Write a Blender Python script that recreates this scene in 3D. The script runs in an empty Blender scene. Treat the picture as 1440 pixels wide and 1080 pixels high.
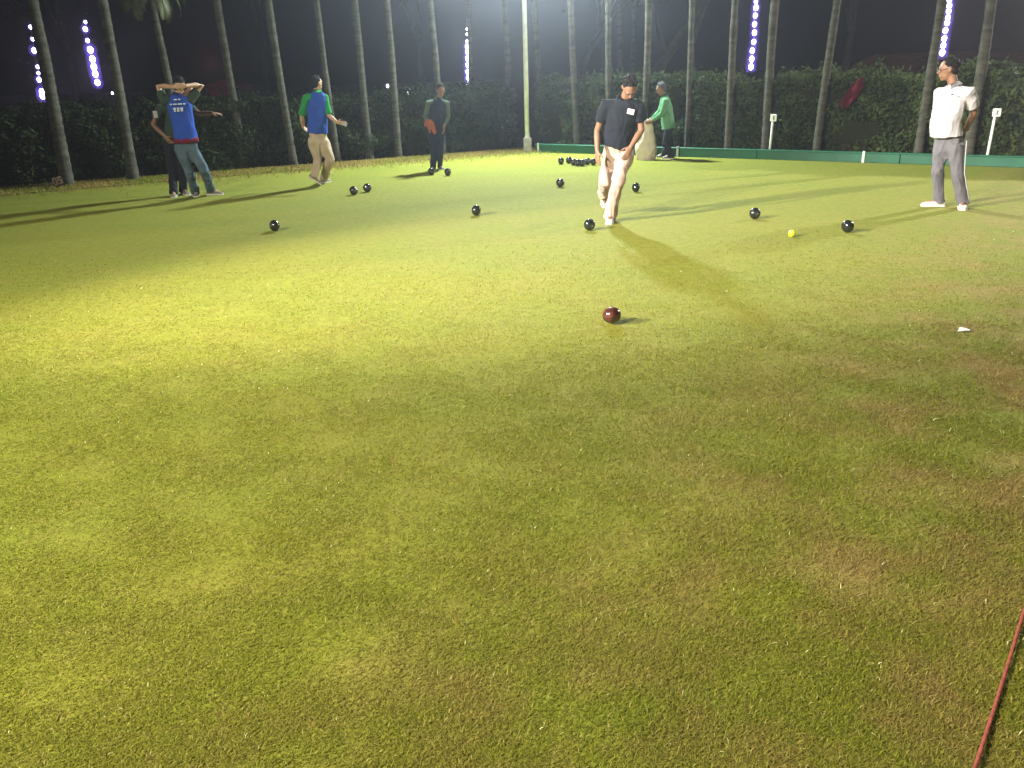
import bpy, bmesh, math, random
import numpy as np
from mathutils import Vector, Matrix
random.seed(7); rng = np.random.default_rng(11)
SC = bpy.context.scene
C = SC.collection
# ------------------------------------------------------------------ camera
FPX, CAMH = 1120.0, 1.62
PITCH, ROLL = math.radians(21.4), math.radians(1.9)
CAM = Vector((0, 0, CAMH))
Fw = Vector((0, math.cos(PITCH), -math.sin(PITCH)))
R0 = Vector((1, 0, 0)); U0 = Vector((0, math.sin(PITCH), math.cos(PITCH)))
Rt = math.cos(ROLL)*R0 - math.sin(ROLL)*U0
Up = math.sin(ROLL)*R0 + math.cos(ROLL)*U0
cd = bpy.data.cameras.new('camera'); cam = bpy.data.objects.new('camera', cd); C.objects.link(cam)
cd.sensor_width = 36; cd.lens = 36*FPX/1440; cd.clip_end = 500; cd.clip_start = 0.05
m = Matrix((Rt, Up, -Fw)).transposed().to_4x4(); m.translation = CAM
cam.matrix_world = m
SC.camera = cam
# ------------------------------------------------------------------ world (night sky), exposure
w = bpy.data.worlds.new("World"); SC.world = w; w.use_nodes = True
nt = w.node_tree; bg = nt.nodes['Background']
sky = nt.nodes.new('ShaderNodeTexSky'); sky.sky_type = 'NISHITA'; sky.sun_disc = False
sky.sun_elevation = math.radians(-4); sky.sun_rotation = math.radians(200)
nt.links.new(sky.outputs[0], bg.inputs[0]); bg.inputs[1].default_value = 0.02
SC.view_settings.view_transform = 'Standard'; SC.view_settings.look = 'None'
SC.view_settings.exposure = 1.5; SC.view_settings.gamma = 1.0
SC.cycles.use_denoising = True; SC.cycles.denoising_prefilter = "NONE"; SC.cycles.denoising_input_passes = "RGB_ALBEDO_NORMAL"
SC.cycles.max_bounces = 6; SC.cycles.diffuse_bounces = 2; SC.cycles.volume_bounces = 0
SC.cycles.transparent_max_bounces = 6; SC.cycles.sample_clamp_indirect = 3
SC.cycles.use_light_tree = True

def ray(px, py): return Fw*FPX + Rt*(px-720) - Up*(py-540)
def G(px, py, z=0.0):
    d = ray(px, py); t = (z-CAMH)/d.z
    p = CAM + d*t; p.z = z
    return p
def at_dist(px, py, Y):           # point seen at a pixel at horizontal distance Y along +y
    d = ray(px, py); return CAM + d*(Y/d.y)

# ------------------------------------------------------------------ floodlights
POLE = G(742, 214)
def flood(loc, target, watts, size_deg, col, blend=0.6, r=0.2, name='floodlight_beam'):
    l = bpy.data.lights.new(name, 'SPOT'); l.energy = watts; l.color = col
    l.spot_size = math.radians(size_deg); l.spot_blend = blend; l.shadow_soft_size = r
    o = bpy.data.objects.new(name, l); C.objects.link(o)
    o.location = loc
    o.rotation_euler = (Vector(target)-Vector(loc)).to_track_quat('-Z', 'Y').to_euler()
    return o
beamA = flood(POLE+Vector((0, -0.35, 5.0)), (-0.3, 10.0, 0), 2900, 140, (0.82, 1.0, 0.96), 0.5, 0.28)
beamB = flood((17, 17.5, 6.8), (4, 9, 0), 5200, 86, (1.0, 1.0, 0.88), 0.6, 0.28)
beamC = flood((-12.2, 1.0, 6.0), (2.0, 8.1, 0), 19500, 27, (1.0, 0.96, 0.88), 1.0, 0.25)
beamD = flood((-7.6, -2.0, 6.5), (0.9, 3.6, 0), 6000, 115, (1.0, 0.95, 0.76), 1.0, 0.25)

# ------------------------------------------------------------------ materials
def mat(name, col, rough=0.7, spec=0.3, var=0.0, scale=8.0, col2=None, bump=0.0, bscale=30.0, metal=0.0, sheen=0.0, emit=None, es=0.0, stretch=None, detail=4):
    M = bpy.data.materials.new(name); M.use_nodes = True
    n = M.node_tree.nodes; L = M.node_tree.links; b = n['Principled BSDF']
    b.inputs['Roughness'].default_value = rough
    b.inputs['Specular IOR Level'].default_value = spec
    b.inputs['Metallic'].default_value = metal
    if sheen: b.inputs['Sheen Weight'].default_value = sheen
    b.inputs['Base Color'].default_value = (*col, 1)
    tc = n.new('ShaderNodeTexCoord'); mp = n.new('ShaderNodeMapping'); L.new(tc.outputs['Object'], mp.inputs[0])
    if stretch: mp.inputs['Scale'].default_value = stretch
    if col2 is not None or var:
        if col2 is None: col2 = tuple(c*(1-var) for c in col)
        t = n.new('ShaderNodeTexNoise'); t.inputs['Scale'].default_value = scale; t.inputs['Detail'].default_value = detail
        r = n.new('ShaderNodeValToRGB'); r.color_ramp.elements[0].position = .35; r.color_ramp.elements[1].position = .65
        r.color_ramp.elements[0].color = (*col2, 1); r.color_ramp.elements[1].color = (*col, 1)
        L.new(mp.outputs[0], t.inputs['Vector']); L.new(t.outputs[0], r.inputs[0]); L.new(r.outputs[0], b.inputs['Base Color'])
    if bump:
        t2 = n.new('ShaderNodeTexNoise'); t2.inputs['Scale'].default_value = bscale; t2.inputs['Detail'].default_value = 5
        bp = n.new('ShaderNodeBump'); bp.inputs['Strength'].default_value = bump; bp.inputs['Distance'].default_value = 0.02
        L.new(mp.outputs[0], t2.inputs['Vector']); L.new(t2.outputs[0], bp.inputs['Height']); L.new(bp.outputs[0], b.inputs['Normal'])
    if emit:
        M.cycles.emission_sampling = 'NONE'
        b.inputs['Emission Color'].default_value = (*emit, 1); b.inputs['Emission Strength'].default_value = es
    return M

def translucent(M, f):
    n = M.node_tree.nodes; L = M.node_tree.links; b = n['Principled BSDF']; o = n['Material Output']
    t = n.new('ShaderNodeBsdfTranslucent'); x = n.new('ShaderNodeMixShader'); x.inputs[0].default_value = f
    if b.inputs['Base Color'].links: L.new(b.inputs['Base Color'].links[0].from_socket, t.inputs[0])
    else: t.inputs[0].default_value = b.inputs['Base Color'].default_value
    L.new(b.outputs[0], x.inputs[1]); L.new(t.outputs[0], x.inputs[2]); L.new(x.outputs[0], o.inputs[0])
def grass_material(name, blade=False, verge=False):
    M = bpy.data.materials.new(name); M.use_nodes = True
    n = M.node_tree.nodes; L = M.node_tree.links; b = n['Principled BSDF']
    tc = n.new('ShaderNodeTexCoord')
    def noise(scale, det=3, sc=(1, 1, 1), off=0, rough=.5):
        mp = n.new('ShaderNodeMapping'); mp.inputs['Scale'].default_value = sc; mp.inputs['Location'].default_value = (off, off*1.7, 0)
        t = n.new('ShaderNodeTexNoise'); t.inputs['Scale'].default_value = scale; t.inputs['Detail'].default_value = det; t.inputs['Roughness'].default_value = rough
        L.new(tc.outputs['Object'], mp.inputs[0]); L.new(mp.outputs[0], t.inputs['Vector']); return t.outputs[0]
    def ramp(s, p0, p1, c0=(0, 0, 0), c1=(1, 1, 1)):
        r = n.new('ShaderNodeValToRGB'); e = r.color_ramp.elements
        e[0].position = p0; e[1].position = p1; e[0].color = (*c0, 1); e[1].color = (*c1, 1)
        L.new(s, r.inputs[0]); return r.outputs[0]
    def mix(f, a, c, mode='MIX'):
        x = n.new('ShaderNodeMix'); x.data_type = 'RGBA'; x.blend_type = mode
        if isinstance(f, float): x.inputs[0].default_value = f
        else: L.new(f, x.inputs[0])
        for s, i in ((a, 6), (c, 7)):
            if isinstance(s, tuple): x.inputs[i].default_value = (*s, 1)
            else: L.new(s, x.inputs[i])
        return x.outputs[2]
    def math_(op, a, c):
        x = n.new('ShaderNodeMath'); x.operation = op; x.use_clamp = True
        for s, i in ((a, 0), (c, 1)):
            if isinstance(s, float): x.inputs[i].default_value = s
            else: L.new(s, x.inputs[i])
        return x.outputs[0]
    green, lush, straw = (0.170, 0.170, 0.018), (0.146, 0.162, 0.017), (0.222, 0.160, 0.048)
    c = mix(ramp(noise(0.55, 4, (1, 1.6, 1)), .36, .70), green, lush)
    # drier, browner turf toward the near right corner of the green (worn ends)
    sx = n.new('ShaderNodeSeparateXYZ'); L.new(tc.outputs['Object'], sx.inputs[0])
    mr = n.new('ShaderNodeMapRange'); mr.inputs[1].default_value = -0.9; mr.inputs[2].default_value = 1.3
    a1 = n.new('ShaderNodeMath'); a1.operation = 'MULTIPLY_ADD'; L.new(sx.outputs[1], a1.inputs[0]); a1.inputs[1].default_value = -.75; a1.inputs[2].default_value = 1.8
    a2 = n.new('ShaderNodeMath'); a2.operation = 'ADD'; L.new(sx.outputs[0], a2.inputs[0]); L.new(a1.outputs[0], a2.inputs[1])
    L.new(a2.outputs[0], mr.inputs[0])
    dry = ramp(noise(2.0, 5, (1, 1, 1), 5, .66), .42, .64)
    dryf = math_('MULTIPLY', dry, math_('MAXIMUM', mr.outputs[0], 0.16))
    if verge: dryf = ramp(noise(1.2, 4), .3, .6)
    c = mix(dryf, c, straw)
    # fine dry flecks
    c = mix(math_('MULTIPLY', ramp(noise(14, 4, (1, 1, 1), 9, .7), .55, .72), .45), c, straw)
    fine = noise(95 if not blade else 40, 3, (1, 1, 1), 3, .7)
    c = mix(ramp(fine, .30, .72, (0.45, 0.5, 0.45), (1.25, 1.2, 1.2)), (0, 0, 0), c, 'MULTIPLY') if False else c
    v = n.new('ShaderNodeHueSaturation')
    if blade:
        at = n.new('ShaderNodeAttribute'); at.attribute_name = 'tone'
        vr = n.new('ShaderNodeMapRange'); L.new(at.outputs['Fac'], vr.inputs[0]); vr.inputs[3].default_value = .85; vr.inputs[4].default_value = 1.65
        L.new(vr.outputs[0], v.inputs['Value'])
        c = mix(ramp(at.outputs['Fac'], .94, .98), c, (0.27, 0.215, 0.075))
        c = mix(ramp(at.outputs['Fac'], .9965, .998), c, (0.55, 0.52, 0.30))
        L.new(c, v.inputs['Color']); L.new(v.outputs[0], b.inputs['Base Color'])
        b.inputs['Roughness'].default_value = .7; b.inputs['Specular IOR Level'].default_value = .12
        translucent(M, .42)
    else:
        vr = n.new('ShaderNodeMapRange'); L.new(fine, vr.inputs[0]); vr.inputs[1].default_value = .3; vr.inputs[2].default_value = .7
        vr.inputs[3].default_value = .66; vr.inputs[4].default_value = 1.36
        L.new(vr.outputs[0], v.inputs['Value'])
        v2 = n.new('ShaderNodeHueSaturation'); vr2 = n.new('ShaderNodeMapRange'); L.new(noise(13, 6, (1, 1, 1), 21, .8), vr2.inputs[0])
        vr2.inputs[1].default_value = .3; vr2.inputs[2].default_value = .7; vr2.inputs[3].default_value = .70; vr2.inputs[4].default_value = 1.18
        L.new(c, v2.inputs['Color']); L.new(vr2.outputs[0], v2.inputs['Value'])
        L.new(v2.outputs[0], v.inputs['Color']); L.new(v.outputs[0], b.inputs['Base Color'])
        b.inputs['Roughness'].default_value = .9; b.inputs['Specular IOR Level'].default_value = .15
        bp = n.new('ShaderNodeBump'); bp.inputs['Strength'].default_value = .35; bp.inputs['Distance'].default_value = .010
        L.new(fine, bp.inputs['Height']); L.new(bp.outputs[0], b.inputs['Normal'])
    return M

M = {}
M['green'] = grass_material('turf'); M['blade'] = grass_material('grass_blades', True)
M['verge'] = grass_material('verge_turf', False, True); M['vblade'] = grass_material('verge_blades', True, True)
M['ground'] = mat('dark_earth', (0.05, 0.055, 0.03), .95, .1, .4, 3, bump=.4)
M['leaf'] = mat('hedge_leaves', (0.040, 0.056, 0.018), .75, .10, scale=4.0, col2=(0.015, 0.026, 0.009), detail=6)
translucent(M['leaf'], .3)
M['leaf2'] = mat('bright_hedge_leaves', (0.080, 0.108, 0.036), .7, .12, scale=3.0, col2=(0.030, 0.050, 0.018), detail=6); translucent(M['leaf2'], .3)
M['hcore'] = mat('hedge_twigs', (0.020, 0.022, 0.012), .95, .1, .4, 12)
M['bark'] = mat('palm_bark', (0.085, 0.080, 0.062), .9, .15, scale=2.2, col2=(0.038, 0.036, 0.029), bump=.8, bscale=14, stretch=(2, 2, 7))
M['bark2'] = mat('tree_bark', (0.055, 0.050, 0.042), .9, .15, .4, 6, bump=.5, bscale=20)
M['frond'] = mat('palm_fronds', (0.09, 0.10, 0.04), .55, .3, .4, 6)
M['treeleaf'] = mat('tree_leaves', (0.035, 0.045, 0.025), .7, .2, .5, 1.5)
M['board'] = mat('green_board', (0.008, 0.11, 0.056), .5, .4, .25, 3, bump=.15, bscale=8)
M['white'] = mat('white_paint', (0.72, 0.72, 0.68), .5, .4, .12, 9, bump=.1)
M['polepaint'] = mat('pole_paint', (0.78, 0.78, 0.76), .45, .4, .18, 7, bump=.1)
M['concrete'] = mat('concrete', (0.42, 0.40, 0.36), .9, .2, .3, 12, bump=.4)
M['skin'] = mat('skin', (0.20, 0.10, 0.058), .55, .35, .15, 14)
M['skinlight'] = mat('skin_light', (0.42, 0.25, 0.16), .55, .35, .12, 14)
M['hair'] = mat('black_hair', (0.010, 0.009, 0.008), .75, .12, .5, 60, bump=.6, bscale=120)
M['greyhair'] = mat('grey_hair', (0.085, 0.085, 0.09), .8, .15, .4, 60, bump=.6, bscale=120)
M['black'] = mat('black_gloss', (0.010, 0.012, 0.010), .16, .8, .3, 20)
M['maroon'] = mat('maroon_gloss', (0.105, 0.032, 0.024), .15, .8, scale=26, col2=(0.028, 0.008, 0.007), detail=6)
M['emblem'] = mat('emblem_grey', (0.10, 0.10, 0.09), .35, .4)
M['jack'] = mat('yellow_jack', (0.85, 0.80, 0.02), .3, .4, .05, 5)
M['cord'] = mat('red_cord', (0.27, 0.065, 0.050), .8, .15, .25, 60, bump=.3, bscale=90)
M['darkgrey'] = mat('dark_metal', (0.06, 0.06, 0.065), .5, .4)
def cloth(name, col, var=.18): return mat(name, col, .88, .12, var, 9, bump=.25, bscale=260, sheen=.03)
M['bluecloth'] = cloth('blue_cloth', (0.020, 0.065, 0.36)); M['greencloth'] = cloth('green_cloth', (0.010, 0.22, 0.050))
M['dkgreen'] = cloth('dark_green_cloth', (0.028, 0.050, 0.030)); M['sage'] = cloth('sage_cloth', (0.075, 0.11, 0.075)); M['greycloth'] = cloth('grey_cloth', (0.115, 0.108, 0.118))
M['khaki'] = cloth('khaki_cloth', (0.40, 0.31, 0.22)); M['beige'] = cloth('beige_cloth', (0.41, 0.285, 0.230), .1)
M['whitecloth'] = cloth('white_cloth', (0.40, 0.37, 0.385), .10); M['blackcloth'] = cloth('black_cloth', (0.012, 0.014, 0.020))
M['navy'] = cloth('navy_cloth', (0.014, 0.020, 0.042)); M['denim'] = cloth('denim', (0.085, 0.125, 0.170), .35)
M['palegreen'] = cloth('pale_green_cloth', (0.085, 0.22, 0.105)); M['redcloth'] = cloth('red_cloth', (0.13, 0.008, 0.022))
M['orange'] = cloth('orange_cloth', (0.30, 0.085, 0.05)); M['sack'] = cloth('sack_cloth', (0.60, 0.52, 0.42), .15)
M['shoebrown'] = mat('brown_shoe', (0.16, 0.13, 0.11), .6, .3, .2, 20); M['shoewhite'] = mat('white_shoe', (0.46, 0.42, 0.37), .6, .3, .12, 20)
M['shoeblack'] = mat('black_shoe', (0.015, 0.015, 0.015), .45, .4, .2, 20); M['sole'] = mat('shoe_sole', (0.55, 0.52, 0.45), .8, .2, .15, 20)
M['eye'] = mat('eye', (0.05, 0.04, 0.035), .2, .5)
M['mark'] = mat('print_white', (0.55, 0.60, 0.72), .8, .2, .2, 30)
M['bulb'] = mat('led_bulb', (0.9, 0.9, 1), .3, .3, emit=(0.80, 0.78, 1.0), es=9.0)
M['lampglass'] = mat('lamp_glass', (0.9, 0.9, 0.9), .3, .3, emit=(0.95, 1.0, 0.95), es=40.0)
M['smalllamp'] = mat('small_lamp_glass', (0.9, 0.9, 0.9), .3, .3, emit=(1.0, 0.98, 1.0), es=5.0)
M['wall'] = mat('plaster_wall', (0.30, 0.22, 0.18), .9, .2, .3, 2, bump=.2)
M['rooftile'] = mat('clay_roof', (0.20, 0.085, 0.055), .9, .2, .4, 5, bump=.4)
M['tent'] = mat('red_canvas', (0.22, 0.06, 0.06), .85, .2, .2, 3)

Z = Vector((0, 0, 1))
# ------------------------------------------------------------------ helpers
def link(name, me, material=None, parent=None):
    o = bpy.data.objects.new(name, me); C.objects.link(o)
    if material is not None: me.materials.append(material)
    if parent is not None: o.parent = parent
    return o
def tag(o, label=None, cat=None, group=None, kind=None):
    if label: o['label'] = label
    if cat: o['category'] = cat
    if group: o['group'] = group
    if kind: o['kind'] = kind
    return o
def empty(name, loc, label, cat, group=None, rz=0):
    o = bpy.data.objects.new(name, None); C.objects.link(o); o.location = loc; o.rotation_euler.z = rz; o.empty_display_size = .2
    return tag(o, label, cat, group)
def np_mesh(name, v, f, tone=None, smooth=False):          # v (n,3), f (m,k)
    me = bpy.data.meshes.new(name); v = np.asarray(v, np.float32); f = np.asarray(f, np.int32)
    me.vertices.add(len(v)); me.vertices.foreach_set('co', v.ravel())
    k = f.shape[1]; me.loops.add(f.size); me.loops.foreach_set('vertex_index', f.ravel())
    me.polygons.add(len(f)); me.polygons.foreach_set('loop_start', np.arange(0, f.size, k, dtype=np.int32))
    if smooth: me.polygons.foreach_set('use_smooth', np.ones(len(f), bool))
    if tone is not None:
        a = me.attributes.new('tone', 'FLOAT', 'POINT'); a.data.foreach_set('value', np.asarray(tone, np.float32))
    me.update(calc_edges=True); return me
def finish(bm, name, smooth=True):
    bmesh.ops.recalc_face_normals(bm, faces=bm.faces[:])
    me = bpy.data.meshes.new(name); bm.to_mesh(me); bm.free()
    if smooth: me.polygons.foreach_set('use_smooth', [True]*len(me.polygons))
    return me
def tube(bm, pts, rad, lat=None, n=14, cap='round', capb=None):
    """closed tube through pts; rad: list of r or (a,b); a along lat."""
    pts = [Vector(p) for p in pts]; rad = [(r, r) if not isinstance(r, (tuple, list)) else r for r in rad]
    L = Vector(lat) if lat is not None else None
    P, Rr, T = [], [], []
    for i, p in enumerate(pts):
        a = pts[max(i-1, 0)]; b = pts[min(i+1, len(pts)-1)]
        T.append((b-a).normalized())
    def capping(p, t, r, sgn, kind):
        out = []
        mm = min(r)
        if kind == 'round':
            for ang in (30, 60, 82):
                c = math.cos(math.radians(ang)); s = math.sin(math.radians(ang))
                out.append((p + t*sgn*mm*s, (r[0]*c, r[1]*c), t))
        else:
            out.append((p + t*sgn*mm*.02, (r[0]*.86, r[1]*.86), t)); out.append((p + t*sgn*mm*.03, (r[0]*.3, r[1]*.3), t))
        return out
    seq = list(reversed(capping(pts[0], T[0], rad[0], -1, cap))) + [(pts[i], rad[i], T[i]) for i in range(len(pts))] + capping(pts[-1], T[-1], rad[-1], 1, capb or cap)
    rings = []; u_prev = None
    for p, r, t in seq:
        base = L if L is not None else (u_prev if u_prev is not None else (Vector((1, 0, 0)) if abs(t.x) < .9 else Vector((0, 1, 0))))
        u = base - t*base.dot(t)
        if u.length < 1e-4: u = t.orthogonal()
        u.normalize(); v = t.cross(u).normalized(); u_prev = u
        rings.append([bm.verts.new(p + u*r[0]*math.cos(2*math.pi*k/n) + v*r[1]*math.sin(2*math.pi*k/n)) for k in range(n)])
    for a, b in zip(rings[:-1], rings[1:]):
        for k in range(n): bm.faces.new((a[k], a[(k+1) % n], b[(k+1) % n], b[k]))
    bm.faces.new(rings[0][::-1]); bm.faces.new(rings[-1])
def ellipsoid(bm, c, ax, r, seg=18, rings=12):
    mt = Matrix((ax[0]*r[0], ax[1]*r[1], ax[2]*r[2])).transposed().to_4x4(); mt.translation = c
    bmesh.ops.create_uvsphere(bm, u_segments=seg, v_segments=rings, radius=1, matrix=mt)
def box(bm, c, s, rot=None):
    mt = Matrix.Translation(c) @ (rot.to_4x4() if rot else Matrix()) @ Matrix.Diagonal((*s, 1))
    return bmesh.ops.create_cube(bm, size=1, matrix=mt)['verts']
def bevelled(bm, w=.01, seg=2): bmesh.ops.bevel(bm, geom=bm.edges[:], offset=w, segments=seg, affect='EDGES')
def waves(co, freq, seed, k=7):
    r = np.random.default_rng(seed); out = np.zeros(len(co))
    warp = np.stack([np.sin(co @ (r.normal(size=3)*freq*.5)+r.uniform(0, 6)) for _ in range(3)], 1)*.35/freq*3
    c2 = co+warp
    for i in range(k):
        d = r.normal(size=3); d /= np.linalg.norm(d); out += np.sin(c2 @ (d*freq*r.uniform(.6, 1.8)) + r.uniform(0, 6.3))
    return out/math.sqrt(k)
def remesh(name, bm, voxel, smooth_it=3, fold=0.0, ffreq=18, fstretch=(1, 1, .5), seed=1, inward=0.0):
    me = bpy.data.meshes.new(name); bmesh.ops.recalc_face_normals(bm, faces=bm.faces[:]); bm.to_mesh(me); bm.free()
    o = bpy.data.objects.new('tmp', me); C.objects.link(o)
    r = o.modifiers.new('r', 'REMESH'); r.mode = 'VOXEL'; r.voxel_size = voxel; r.adaptivity = 0
    s = o.modifiers.new('s', 'SMOOTH'); s.iterations = smooth_it; s.factor = .5
    dg = bpy.context.evaluated_depsgraph_get(); dg.update()
    me2 = bpy.data.meshes.new_from_object(o.evaluated_get(dg)); bpy.data.objects.remove(o); bpy.data.meshes.remove(me)
    nv = len(me2.vertices)
    if fold:
        co = np.empty(nv*3, np.float32); me2.vertices.foreach_get('co', co); co = co.reshape(-1, 3)
        no = np.empty(nv*3, np.float32); me2.vertices.foreach_get('normal', no); no = no.reshape(-1, 3)
        wv = waves(co*np.array(fstretch), ffreq, seed) ; wv2 = waves(co*np.array(fstretch), ffreq*2.3, seed+9)
        wv3 = waves(co*np.array(fstretch), ffreq*4.5, seed+19)
        d = fold*(.75*(1-2*np.clip(np.abs(wv), 0, 1)) + .45*(1-2*np.clip(np.abs(wv2), 0, 1)) + .12*wv3 - inward)*.5
        co += no*d[:, None]; me2.vertices.foreach_set('co', co.ravel())
    me2.polygons.foreach_set('use_smooth', np.ones(len(me2.polygons), bool)); me2.name = name
    return me2
def rebase(me, origin): me.transform(Matrix.Translation(-Vector(origin)))

# ------------------------------------------------------------------ the setting
def sheet(name, pts, z, material, cuts=1):
    bm = bmesh.new(); vs = [bm.verts.new((p[0], p[1], z)) for p in pts]; bm.faces.new(vs)
    o = link(name, finish(bm, name, False), material); tag(o, kind='structure'); return o
CORNER = G(752, 214)
LH0 = G(-260, 287); LH1 = G(735, 211)       # base line of the left hedge (front face)
RG1 = G(1440, 236)                          # far foot of green board at right edge
rdir = (RG1-CORNER).normalized(); ldir = (LH0-LH1).normalized()
RGE = CORNER + rdir*26
LGE = LH1 + ldir*30
sheet('ground', [(-150, -100), (150, -100), (150, 200), (-150, 200)], -0.03, M['ground'])
lnorm = Vector((-ldir.y, ldir.x, 0)); lnorm = lnorm if lnorm.dot(CAM-LH1) > 0 else -lnorm
lnorm.z = 0
rnorm = Vector((-rdir.y, rdir.x, 0)); rnorm = rnorm if rnorm.dot(CAM-CORNER) > 0 else -rnorm
V0 = LH1 + lnorm*.3; V1 = LGE + lnorm*2.2
sheet('bowling_green', [V0, CORNER+Vector((.1, 0, 0)), RGE, (RGE.x+4, -8), (-26, -8), V1], 0.0, M['green'])
sheet('verge', [LH1-lnorm*1.5, V0+Vector((.4, 0, 0)), V0, V1, LGE-lnorm*1.5], 0.012, M['verge'])

# -- grass blades
def blades(name, x, y, length, width, material, z0=0.0, lean=(.8, 1.5), seed=3):
    r = np.random.default_rng(seed); n = len(x)
    az = r.uniform(0, 2*np.pi, n) ; ln = r.uniform(lean[0], lean[1], n)
    L = length*r.uniform(.55, 1.25, n); W = width*r.uniform(.7, 1.3, n)
    hd = np.stack([np.cos(az), np.sin(az), np.zeros(n)], 1); side = np.stack([-np.sin(az+r.normal(0, .5, n)), np.cos(az), np.zeros(n)], 1)
    base = np.stack([x, y, np.full(n, z0-.002)], 1)
    up = np.array([0, 0, 1.0])
    l1 = ln*.6
    mid = base + (hd*np.sin(l1)[:, None] + up*np.cos(l1)[:, None])*(L*.55)[:, None]
    l2 = np.minimum(ln*1.25, 1.5)
    tip = mid + (hd*np.sin(l2)[:, None] + up*np.cos(l2)[:, None])*(L*.45)[:, None]
    w = (side*W[:, None]*.5)
    v = np.stack([base-w, base+w, mid+w*.8, mid-w*.8, tip+w*.15, tip-w*.15], 1).reshape(-1, 3)
    i = (np.arange(n)*6)[:, None]
    f = np.concatenate([i+np.array([[0, 1, 2, 3]]), i+np.array([[3, 2, 4, 5]])], 1).reshape(-1, 4)
    tone = np.repeat(r.uniform(0, 1, n), 6)
    o = link(name, np_mesh(name, v, f, tone), material); return o
NB = 1150000
yy = np.exp(rng.uniform(math.log(.75), math.log(8.5), NB)); xx = yy*rng.uniform(-1.0, 1.0, NB) + rng.uniform(-.3, .3, NB)
keep = np.ones(NB, bool)
lx, ly, lz = LH1; d_l = (xx-lx)*lnorm.x+(yy-ly)*lnorm.y; keep &= d_l > .9
d_r = (xx-CORNER.x)*rnorm.x+(yy-CORNER.y)*rnorm.y; keep &= d_r > .06
keep &= rng.uniform(0, 1, NB) > np.clip((yy-4.5)/4.0, 0, 1)
xx, yy = xx[keep], yy[keep]
# a little clumping
cl = waves(np.stack([xx, yy, np.zeros(len(xx))], 1), 9, 5); kk = rng.uniform(0, 1, len(xx)) < (.72+.25*cl); xx, yy = xx[kk], yy[kk]
rr = np.hypot(xx, yy)
edge = np.clip((xx - .62*yy + 1.6 + 1.2)/3.6, 0, 1)*(yy < 5)          # the rougher, longer turf in the near right corner
Lg = (.0125+.0003*rr)*(1+.8*edge); Wg = .0011+.00062*rr
tag(blades('grass', xx, yy, Lg, Wg, M['blade']), 'short mown grass of the bowling green, straw coloured toward the near right corner', 'grass', kind='stuff')
nv = 60000
t = rng.uniform(-.5, 26, nv); s = np.abs(rng.normal(0, .55, nv))-.1
vx = LH1.x+ldir.x*t+lnorm.x*s; vy = LH1.y+ldir.y*t+lnorm.y*s
tag(blades('verge_grass', vx, vy, np.full(nv, .05), np.full(nv, .010), M['vblade'], .012, (.3, 1.0), 5), 'rough brownish grass at the foot of the left hedge', 'grass', kind='stuff')

# -- hedges
def leaf_cloud(pts, nrm, size, seed, asp=.5):
    r = np.random.default_rng(seed); n = len(pts)
    d = r.normal(size=(n, 3)); d += nrm*.4; d /= np.linalg.norm(d, axis=1)[:, None]
    u = np.cross(d, r.normal(size=(n, 3))); u /= np.linalg.norm(u, axis=1)[:, None]; v = np.cross(d, u)
    s = (size*r.uniform(.6, 1.3, n))[:, None]
    P = np.stack([pts-u*s, pts+v*s*asp, pts+u*s, pts-v*s*asp], 1).reshape(-1, 3)
    return P, np.arange(n*4).reshape(-1, 4)
def hedge(name, p0, p1, h, th, away, n, seed, label, size=.045, rag=.09, lm='leaf'):
    d = (p1-p0); Ln = d.length; d.normalize()
    root = empty(name, p0, label, 'hedge'); r = np.random.default_rng(seed)
    N = int(n); t = r.uniform(0, Ln, N); k = r.uniform(0, 1, N); per = h+th
    q = k*per; front = q < h
    z = np.where(front, q, h); b = np.where(front, 0, q-h)
    hv = waves(np.stack([t, np.zeros(N), np.zeros(N)], 1), 1.4, seed)*.045*h
    lump = waves(np.stack([t, z*1.3, b*1.3], 1), 4.5, seed+1)*.09 + waves(np.stack([t, z*1.3, b*1.3], 1), 13, seed+2)*.035
    dep = np.abs(r.normal(0, rag, N))
    b2 = np.where(front, b - lump + dep*1.2 - .02, b); z2 = np.where(front, z*(1+hv/h), z + hv + lump - dep*.8)
    spr = r.uniform(0, 1, N) < .06; z2 = np.where(spr & ~front, z2 + r.uniform(0, .16, N), z2)
    P = np.stack([d.x*t + away.x*b2, d.y*t + away.y*b2, z2], 1)
    nr = np.where(front[:, None], -np.array(away)[None], np.array([[0, 0, 1.0]]))
    V, F = leaf_cloud(P, nr, size, seed+3, .45)
    link('foliage', np_mesh('foliage', V, F), M[lm], root)
    # twiggy inside: a lumpy mass a little behind the leaf surface
    nx, nz = int(Ln*6), 8
    prof = [(.12, -.03), (.10, h*.3), (.10, h*.6), (.10, h*.85), (.2, h-.10), (th*.5, h-.07), (th-.1, h-.1), (th-.03, h*.5), (th-.03, -.03)]
    vs = []
    for i in range(nx+1):
        for (bb, zz) in prof:
            ti = Ln*i/nx; j = .03*math.sin(ti*7+zz*5)+.02*math.sin(ti*17+bb*9)
            hh = float(waves(np.array([[ti, 0, 0]]), 1.4, seed)[0])*.045*h*(zz/h)
            vs.append((d.x*ti+away.x*(bb+j), d.y*ti+away.y*(bb+j), max(zz+hh+j, -.03) if zz > 0 else zz))
    m_ = len(prof); fs = [(i*m_+k2, (i+1)*m_+k2, (i+1)*m_+k2+1, i*m_+k2+1) for i in range(nx) for k2 in range(m_-1)]
    link('twigs', np_mesh('twigs', vs, fs), M['hcore'], root)
    return root
hedge('hedge', LGE-lnorm*.28, LH1-lnorm*.28, 1.22, 1.0, -lnorm, 120000, 21, 'long dark green clipped hedge running behind the row of palm trunks on the left')
HR0 = CORNER - rnorm*.52 + rdir*(-.3); 
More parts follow.
